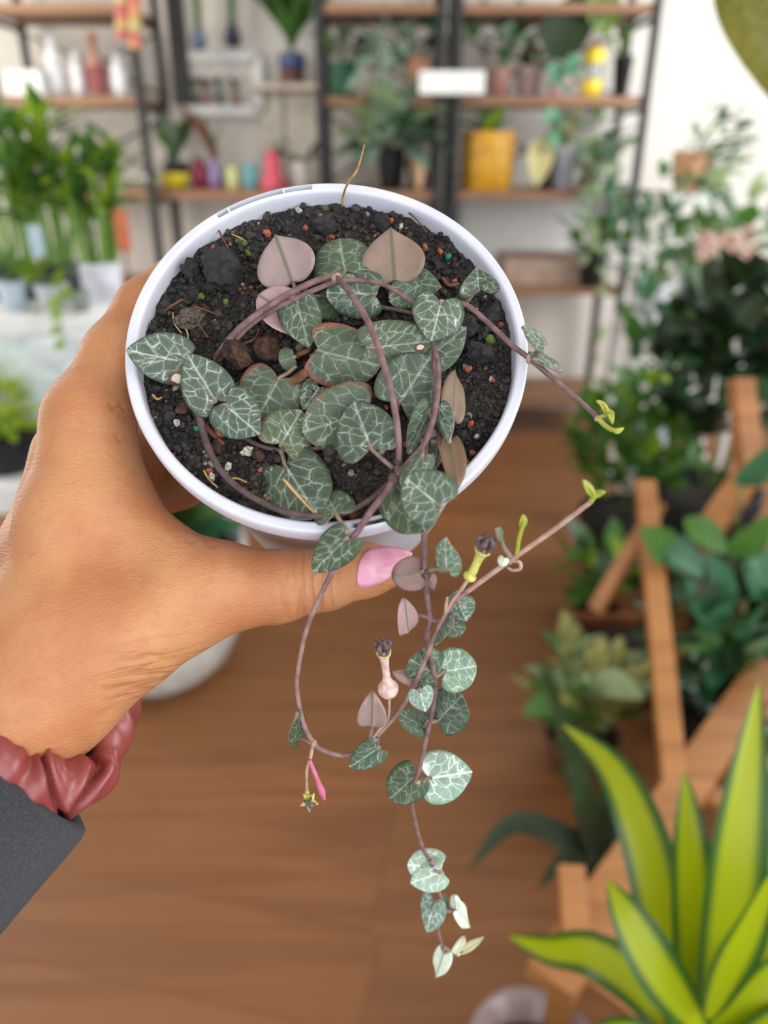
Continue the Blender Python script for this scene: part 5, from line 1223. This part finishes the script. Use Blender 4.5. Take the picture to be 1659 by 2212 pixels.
trail(o, b, [b+np.array([-.01, -.06, .02]), b+np.array([-.015, -.10, -.02]), b+np.array([-.015, -.11, -.11])], 8, .035, M_lm, 8)
x = x_at(262, 2.06, BZ+.2); pk = thing('plant_tag', 'orange plant tag on a stick standing among the bamboo', 'tag', (x, 2.06, BZ)); box('card', (x, 2.06, BZ+.185), (.034, .004, .10), pm((214, 120, 84), .7), pk); tube('stick', [np.array([x, 2.06, BZ]), np.array([x, 2.06, BZ+.14])], .003, M_twig, pk, seg=6)
x = x_at(72, 2.02, BZ+.2); pk = thing('plant_tag', 'pale blue plant tag standing before the black bamboo bucket', 'tag', (x, 2.02, BZ)); box('card', (x, 2.02, BZ+.165), (.034, .004, .075), pm((196, 216, 228), .7), pk); tube('stick', [np.array([x, 2.02, BZ]), np.array([x, 2.02, BZ+.13])], .003, M_twig, pk, seg=6)
o, b = sp(20, 150, 82, BZ2, M_black, 'lime_plant', 'bright lime bushy plant in a black pot before the white tub', Y=1.86, cat='plant')
M_ly = mat('leaf_lemon', (196, 212, 84), .5, (164, 190, 56), 20, transl=.4)
bush(o, b, b+np.array([.015, -.01, .065]), (.10, .07, .08), 90, .055, 'ovate', M_ly, 46, mats=[M_ly, M_ly, M_lm])
# large white bowl planter behind the hand
PB = Fl(315, 1560); xq, yq = x_at(330, 1.80, .2), 1.80
o, b = potted('bowl_planter', 'large white bowl planter on the floor behind the hand', 'planter', xq, yq, 0, .27, .40, (226, 228, 222), shape='bowl', seg=48)
for k in range(22): a = k*2.4; put_leaf(o, b, (math.cos(a), math.sin(a)*.8, .45+.4*(k % 3)), .24+.05*(k % 4), 'ovate', (M_gl, M_gr, M_dk)[k % 3])
# ================================================================== RIGHT SIDE
# wooden ladder stand
stn = thing('wooden_plant_stand', 'tiered pine plant stand with slanted legs at the right', 'plant stand', (.75, 1.35, 0))
HR = .27
ra, rb = Fl(1185, 2130, HR), Fl(1690, 1400, HR); dr = nrm(rb-ra); sd = np.array([-dr[1], dr[0], 0])*-1
bar('tier_rail', ra, rb, .075, .03, M_pine, stn, bv=.003)
ra2, rb2 = ra+sd*.26, rb+sd*.26
bar('tier_rail', ra2, rb2, .05, .03, M_pine, stn, bv=.003)
Lr = np.linalg.norm(rb-ra)
for k in range(7):
    p = ra+dr*(Lr*(k+.5)/7)-np.array([0, 0, .03]); bar('slat', p, p+sd*.26, .045, .018, M_pine, stn, bv=.002)
for p in (ra+dr*.06, ra+dr*.55, rb-dr*.05, ra2+dr*.06, rb2-dr*.05): bar('leg', np.array([p[0], p[1], 0]), p-np.array([0, 0, .016]), .04, .03, M_pine, stn, bv=.002, upv=dr)
f1 = Fl(1455, 1690, HR); t1 = W(1393, 1045, 1.86); bar('upright', f1, t1, .045, .035, M_pine, stn, bv=.002)
t2a, t2m, t2b = W(1600, 820, 1.74), W(1622, 1015, 1.72), W(1508, 1180, 1.70)
bar('upright', t2m, t2a, .050, .035, M_pine, stn, bv=.002); bar('upright', t2b, t2m, .055, .035, M_pine, stn, bv=.002)
bar('upright', t2b, np.array([t2b[0]+.03, t2b[1]+.06, 0]), .03, .03, M_pine, stn, bv=.002, upv=dr)
bar('brace', W(1425, 1085, 1.86), W(1285, 1320, 1.86), .035, .025, M_pine, stn, bv=.002)
f3 = Fl(1245, 2060, HR); bar('upright', f3, W(1232, 1870, 1.20), .04, .03, M_pine, stn, bv=.002)
# planter crate
cp = Fl(1330, 1470); cr_ = thing('wooden_planter', 'small dark stained wooden planter box on the floor by the stand', 'planter', cp); cz = .16
for dx_, dy_, sx_, sy_ in ((0, -.09, .26, .018), (0, .09, .26, .018), (-.12, 0, .018, .16), (.12, 0, .018, .16)): box('side', cp+np.array([dx_, dy_, cz/2]), (sx_, sy_, cz), mat('dark_pine', (150, 92, 58), .6, (126, 74, 46), 20), cr_, bv=.003)
box('earth', cp+np.array([0, 0, cz*.75]), (.222, .160, .01), M_earth, cr_)
def rp(name, label, px, py, Y, potc, potr, poth, n, rad, L, shape, mats, seed, cat='plant', z0=0.0, drop=0, **kw):
    """plant whose foliage centre shows at (px, py) on the plane y = Y; the pot stands at height z0"""
    c = G(px, py, Y); o, b = potted(name, label, cat, c[0], Y, z0, potr, poth, potc)
    bush(o, b, c, rad, n, L, shape, mats[0], seed, mats=mats, **kw); return o, b, c
rp('bushy_fern', 'bright green bushy plant in a black floor pot behind the stand', 1375, 945, 2.35, M_black, .15, .24, 240, (.23, .18, .21), .095, 'ovate', [M_gr, M_gr, M_gr, M_lm], 101)
rp('dark_shrub', 'tall dark leaved shrub in a black planter by the right wall', 1590, 760, 2.15, M_black, .15, .42, 150, (.20, .20, .26), .13, 'ovate', [M_dk, M_dk, M_dk, M_gl], 102)
rp('dark_undergrowth', 'dark green bushy plant low among the stand legs', 1540, 1370, 1.52, M_black, .11, .12, 150, (.17, .13, .20), .085, 'ovate', [M_dk, M_dk, M_gr, M_gl], 103)
rp('pothos', 'yellow green pothos in a brown pot left of the stand legs', 1300, 1225, 1.98, (110, 70, 50), .07, .10, 30, (.13, .09, .11), .12, 'tear', [M_lm, M_gr, M_gr, M_gy], 104)
rp('variegated_plant', 'cream and green variegated plant low at the left of the stand', 1270, 1500, 1.42, (120, 84, 60), .09, .10, 44, (.14, .11, .11), .13, 'ovate', [M_vg, M_vg, M_pa, M_gr], 105)
# rubber plant with big glossy leaves
c = G(1560, 1300, 1.55); o, b = potted('rubber_plant', 'glossy big leaved plant in a white pot between the stand legs', 'plant', c[0]+.04, 1.55, 0, .09, .13, (222, 220, 226))
for (xa, ya, xb, yb, m) in ((1505, 1190, 1560, 1370, M_gl), (1640, 1330, 1580, 1460, M_gl), (1580, 1200, 1659, 1130, M_gr), (1560, 1350, 1480, 1400, M_gr), (1620, 1180, 1680, 1320, M_gl), (1580, 1480, 1640, 1400, M_pa), (1450, 1200, 1400, 1150, M_gr), (1480, 1120, 1570, 1190, M_gr), (1560, 1230, 1470, 1290, M_dk), (1430, 1160, 1520, 1240, M_gl), (1600, 1050, 1659, 980, M_gl)):
    pa, pb = G(xa, ya, 1.50), G(xb, yb, 1.44); put_leaf(o, pa, pb-pa, np.linalg.norm(pb-pa)*1.05, 'ovate', m, up=(0, -1, .5)); tube('branch', [b, (b+pa)/2+np.array([0, 0, .03]), pa], .004, M_stalk, o, seg=5)
# dark strap-leaved plant
o, b = potted('aspidistra', 'dark strap leaved plant reaching left over the floor', 'plant', x_at(1330, 1.12, .1), 1.12, 0, .075, .12, M_black)
for (px, py, kx, ky) in ((1012, 1880, 1120, 1775), (1160, 1920, 1230, 1850), (1200, 1640, 1260, 1740), (1300, 1600, 1310, 1720), (1160, 1420, 1230, 1600), (1400, 1720, 1380, 1800)):
    P = [b, Fl(1290, 1840, .17), G(kx, ky, 1.05), G(px, py, 1.02)]; v, f = blade_geo(P, .048, np.array([0, -.6, .8]), cup=.15); mesh('leaf', v, f, M_dk, o)
tag(potted('white_floor_pot', 'white pot standing on the floor between the stand legs', 'pot', x_at(1540, 1.62, .05), 1.62-.12, 0, .085, .10, (214, 212, 220))[0], 'white pot standing on the floor between the stand legs', 'pot')
# clear cup at the bottom edge
x, yy = Fl(1150, 2290, .12)[:2]
cu = thing('plastic_cup', 'clear pinkish plastic cup on the floor at the bottom edge', 'cup', (x, yy, 0)); V, Fc = lathe_geo([(.06, 0), (.065, .004), (.092, .135), (.097, .14), (.097, .145), (.088, .145), (.060, .01)], 36, (x, yy, 0), close=False)
mesh('cup_wall', V, Fc, mat('pinkish_plastic', (196, 172, 168), .15, None, 10, trans=.35), cu)
V, Fc = lathe_geo([(.066, .02), (.078, .085), (.0, .087)], 24, (x, yy, 0), close=False); mesh('earth', V, Fc, M_earth, cu)
# plants by the right wall
def pedestal(name, label, x, y, h, c, w=.22):
    o = thing(name, label, 'plant stand', (x, y, 0)); box('top', (x, y, h-.015), (w, w, .03), c, o, bv=.003)
    for sx_ in (-1, 1):
        for sy_ in (-1, 1): box('leg', (x+sx_*(w/2-.02), y+sy_*(w/2-.02), (h-.03)/2), (.025, .025, h-.03), c, o)
    bar('stretcher', (x-w/2+.03, y, .2), (x+w/2-.03, y, .2), .02, .02, c, o)
p1 = G(1495, 345, 3.35); pedestal('tall_stool', 'tall white stool carrying the peach pot by the right wall', p1[0], 3.35, p1[2]-.12, M_white, .2)
o, b = potted('peach_pot_ivy', 'small leaved dark ivy in a peach pot on the tall white stool', 'plant', p1[0], 3.35, p1[2]-.12, .075, .15, (222, 164, 124))
bush(o, b, G(1545, 335, 3.3), (.14, .12, .18), 80, .075, 'ovate', M_gy, 111, mats=[M_gl, M_gy, M_dk, M_pa])
p2 = G(1570, 545, 2.95); pedestal('white_stool', 'short white stool carrying the pink flowers by the right wall', p2[0]-.02, 2.95, p2[2]-.28, M_white, .24)
o, b = potted('pink_flower_plant', 'plant with blush pink blossoms in a sage pot on the short white stool', 'plant', p2[0]-.02, 2.95, p2[2]-.28, .085, .14, (120, 140, 120))
bush(o, b, G(1560, 520, 2.9), (.20, .14, .20), 60, .10, 'ovate', M_gr, 112, mats=[M_gr, M_gy, M_pa])
M_pk = mat('blossom_pink', (236, 196, 180), .6, (226, 170, 156), 60, transl=.3); rr = random.Random(5)
for k in range(10):
    c = G(1570+rr.uniform(-50, 50), 545+rr.uniform(-45, 45), 2.80); V, Fc = [], []
    g = []
    for j in range(6): a = j*1.047; g.append(([c, c+np.array([.03*math.cos(a-.4), -.012, .03*math.sin(a-.4)]), c+np.array([.042*math.cos(a), -.02, .042*math.sin(a)]), c+np.array([.03*math.cos(a+.4), -.012, .03*math.sin(a+.4)])], [(0, 1, 2, 3)]))
    V, Fc = joinG(*g); fo = mesh('blossom', V, Fc, M_pk, o); so = fo.modifiers.new('thickness', 'SOLIDIFY'); so.thickness = .002
p3 = G(1440, 520, 3.2); pedestal('grey_stool', 'white stool half hidden behind the grey green bush', p3[0]-.04, 3.2, p3[2]-.30, M_white, .2)
o, b = potted('grey_bush', 'grey green airy bush in a white pot beside the rack post', 'plant', p3[0]-.04, 3.2, p3[2]-.30, .08, .14, (226, 226, 230))
bush(o, b, G(1440, 500, 3.15), (.20, .14, .24), 90, .085, 'ovate', M_gy, 113, mats=[M_gy, M_gy, M_pa, M_gl, M_gr])
o, b, c = rp('sage_bush', 'sage green leafy plant in a tall white planter before the right wall', 1440, 690, 2.75, (222, 224, 232), .10, .42, 60, (.16, .12, .18), .10, 'ovate', [M_gy, M_gl, M_gr], 114)
# fiddle leaf fig
tb_ = np.array([.86, 1.30, 0]); o, b = potted('fiddle_leaf_fig', 'tall fiddle leaf fig with big olive leaves at the right edge', 'plant', 1.16, 1.62, 0, .15, .28, (196, 188, 176))
M_fd = mat('fiddle_leaf', (128, 122, 40), .4, (100, 100, 30), 16, transl=.35)
hub = G(1850, 40, 1.55); tube('trunk', [b, np.array([1.18, 1.60, .9]), hub+np.array([.02, .05, -.1]), hub+np.array([0, 0, .25])], [.016, .012, .008], M_twig, o)
for tip, base in ((G(1722, 235, 1.42), G(1598, -110, 1.46)), (G(1720, 210, 1.40), G(1800, 0, 1.5)), (G(1780, -230, 1.4), hub), (G(1980, 100, 1.5), hub)):
    put_leaf(o, base, tip-base, np.linalg.norm(tip-base)*1.02, 'tear', M_fd, up=(0, -1, .3), wide=1.05)
    tube('petiole', [hub, (hub+base)/2+np.array([0, 0, .01]), base], .004, M_stalk, o, seg=6)
# lime dracaena in the right foreground
DR = W(1490, 2330, .74); o = thing('dracaena', 'lime green striped dracaena with long blades in the right foreground', 'plant', (DR[0], DR[1], 0))
def dr_mat():
    m, nt, b = nodes('dracaena_leaf'); at = nt.nodes.new('ShaderNodeAttribute'); at.attribute_name = 'edge'
    c = mixc(nt, lin((166, 178, 14)), lin((50, 94, 28)), ramp01(nt, at.outputs['Fac'], .40, .85)); nt.links.new(c, b.inputs['Base Color']); b.inputs['Roughness'].default_value = .35
    tr = nt.nodes.new('ShaderNodeBsdfTranslucent'); nt.links.new(c, tr.inputs[0]); ms = nt.nodes.new('ShaderNodeMixShader'); ms.inputs[0].default_value = .35
    nt.links.new(b.outputs[0], ms.inputs[1]); nt.links.new(tr.outputs[0], ms.inputs[2]); nt.links.new(ms.outputs[0], nt.nodes['Material Output'].inputs[0]); return m
M_dr = dr_mat()
V, Fc = lathe_geo([(.07, 0), (.072, .004), (.095, .30), (.10, .31), (.10, .33), (.09, .33), (.086, .28)], 30, (DR[0], DR[1], 0), close=False); mesh('pot', V, Fc, pm((70, 60, 56)), o)
V, Fc = lathe_geo([(.087, .285), (.0, .29)], 20, (DR[0], DR[1], 0), close=False); mesh('earth', V, Fc, M_earth, o)
tube('cane', [np.array([DR[0], DR[1], .28]), np.array([DR[0]+.005, DR[1], .4]), DR], [.014, .012, .011], M_twig, o)
for (pts, w) in [(((1480, 2260, .72), (1440, 2050, .70), (1390, 1820, .72), (1320, 1660, .76), (1212, 1562, .82)), .050), (((1500, 2240, .72), (1500, 2050, .68), (1490, 1850, .66), (1478, 1660, .68)), .046), (((1530, 2240, .72), (1570, 2000, .66), (1600, 1760, .64), (1640, 1470, .66)), .056),
                 (((1560, 2260, .74), (1640, 2050, .70), (1690, 1850, .70), (1720, 1650, .72)), .052), (((1520, 2230, .66), (1430, 2110, .62), (1360, 1990, .62), (1312, 1898, .64)), .040), (((1470, 2290, .72), (1400, 2150, .72), (1280, 2060, .76), (1180, 2050, .80), (1098, 2022, .84)), .044),
                 (((1530, 2200, .64), (1570, 2100, .60), (1620, 2000, .58), (1690, 1850, .56)), .036), (((1500, 2300, .70), (1580, 2200, .66), (1680, 2100, .64), (1760, 2010, .64)), .042), (((1500, 2330, .70), (1600, 2270, .66), (1700, 2200, .64), (1790, 2170, .64)), .042),
                 (((1470, 2330, .72), (1400, 2260, .70), (1330, 2230, .72), (1250, 2240, .76)), .036), (((1490, 2280, .74), (1520, 2100, .74), (1560, 1880, .76), (1580, 1700, .80)), .046), (((1540, 2250, .78), (1620, 2120, .80), (1680, 1980, .84)), .044)]:
    P = [W(*p) for p in pts]; v, f = blade_geo(P, w, np.array([0.05, -.75, .65]), cup=.25, m=3); k = len(v)//7
    ob = mesh('leaf', v, f, M_dr, o, attrs={'edge': [abs(j-3)/3 for _ in range(k) for j in range(7)]})
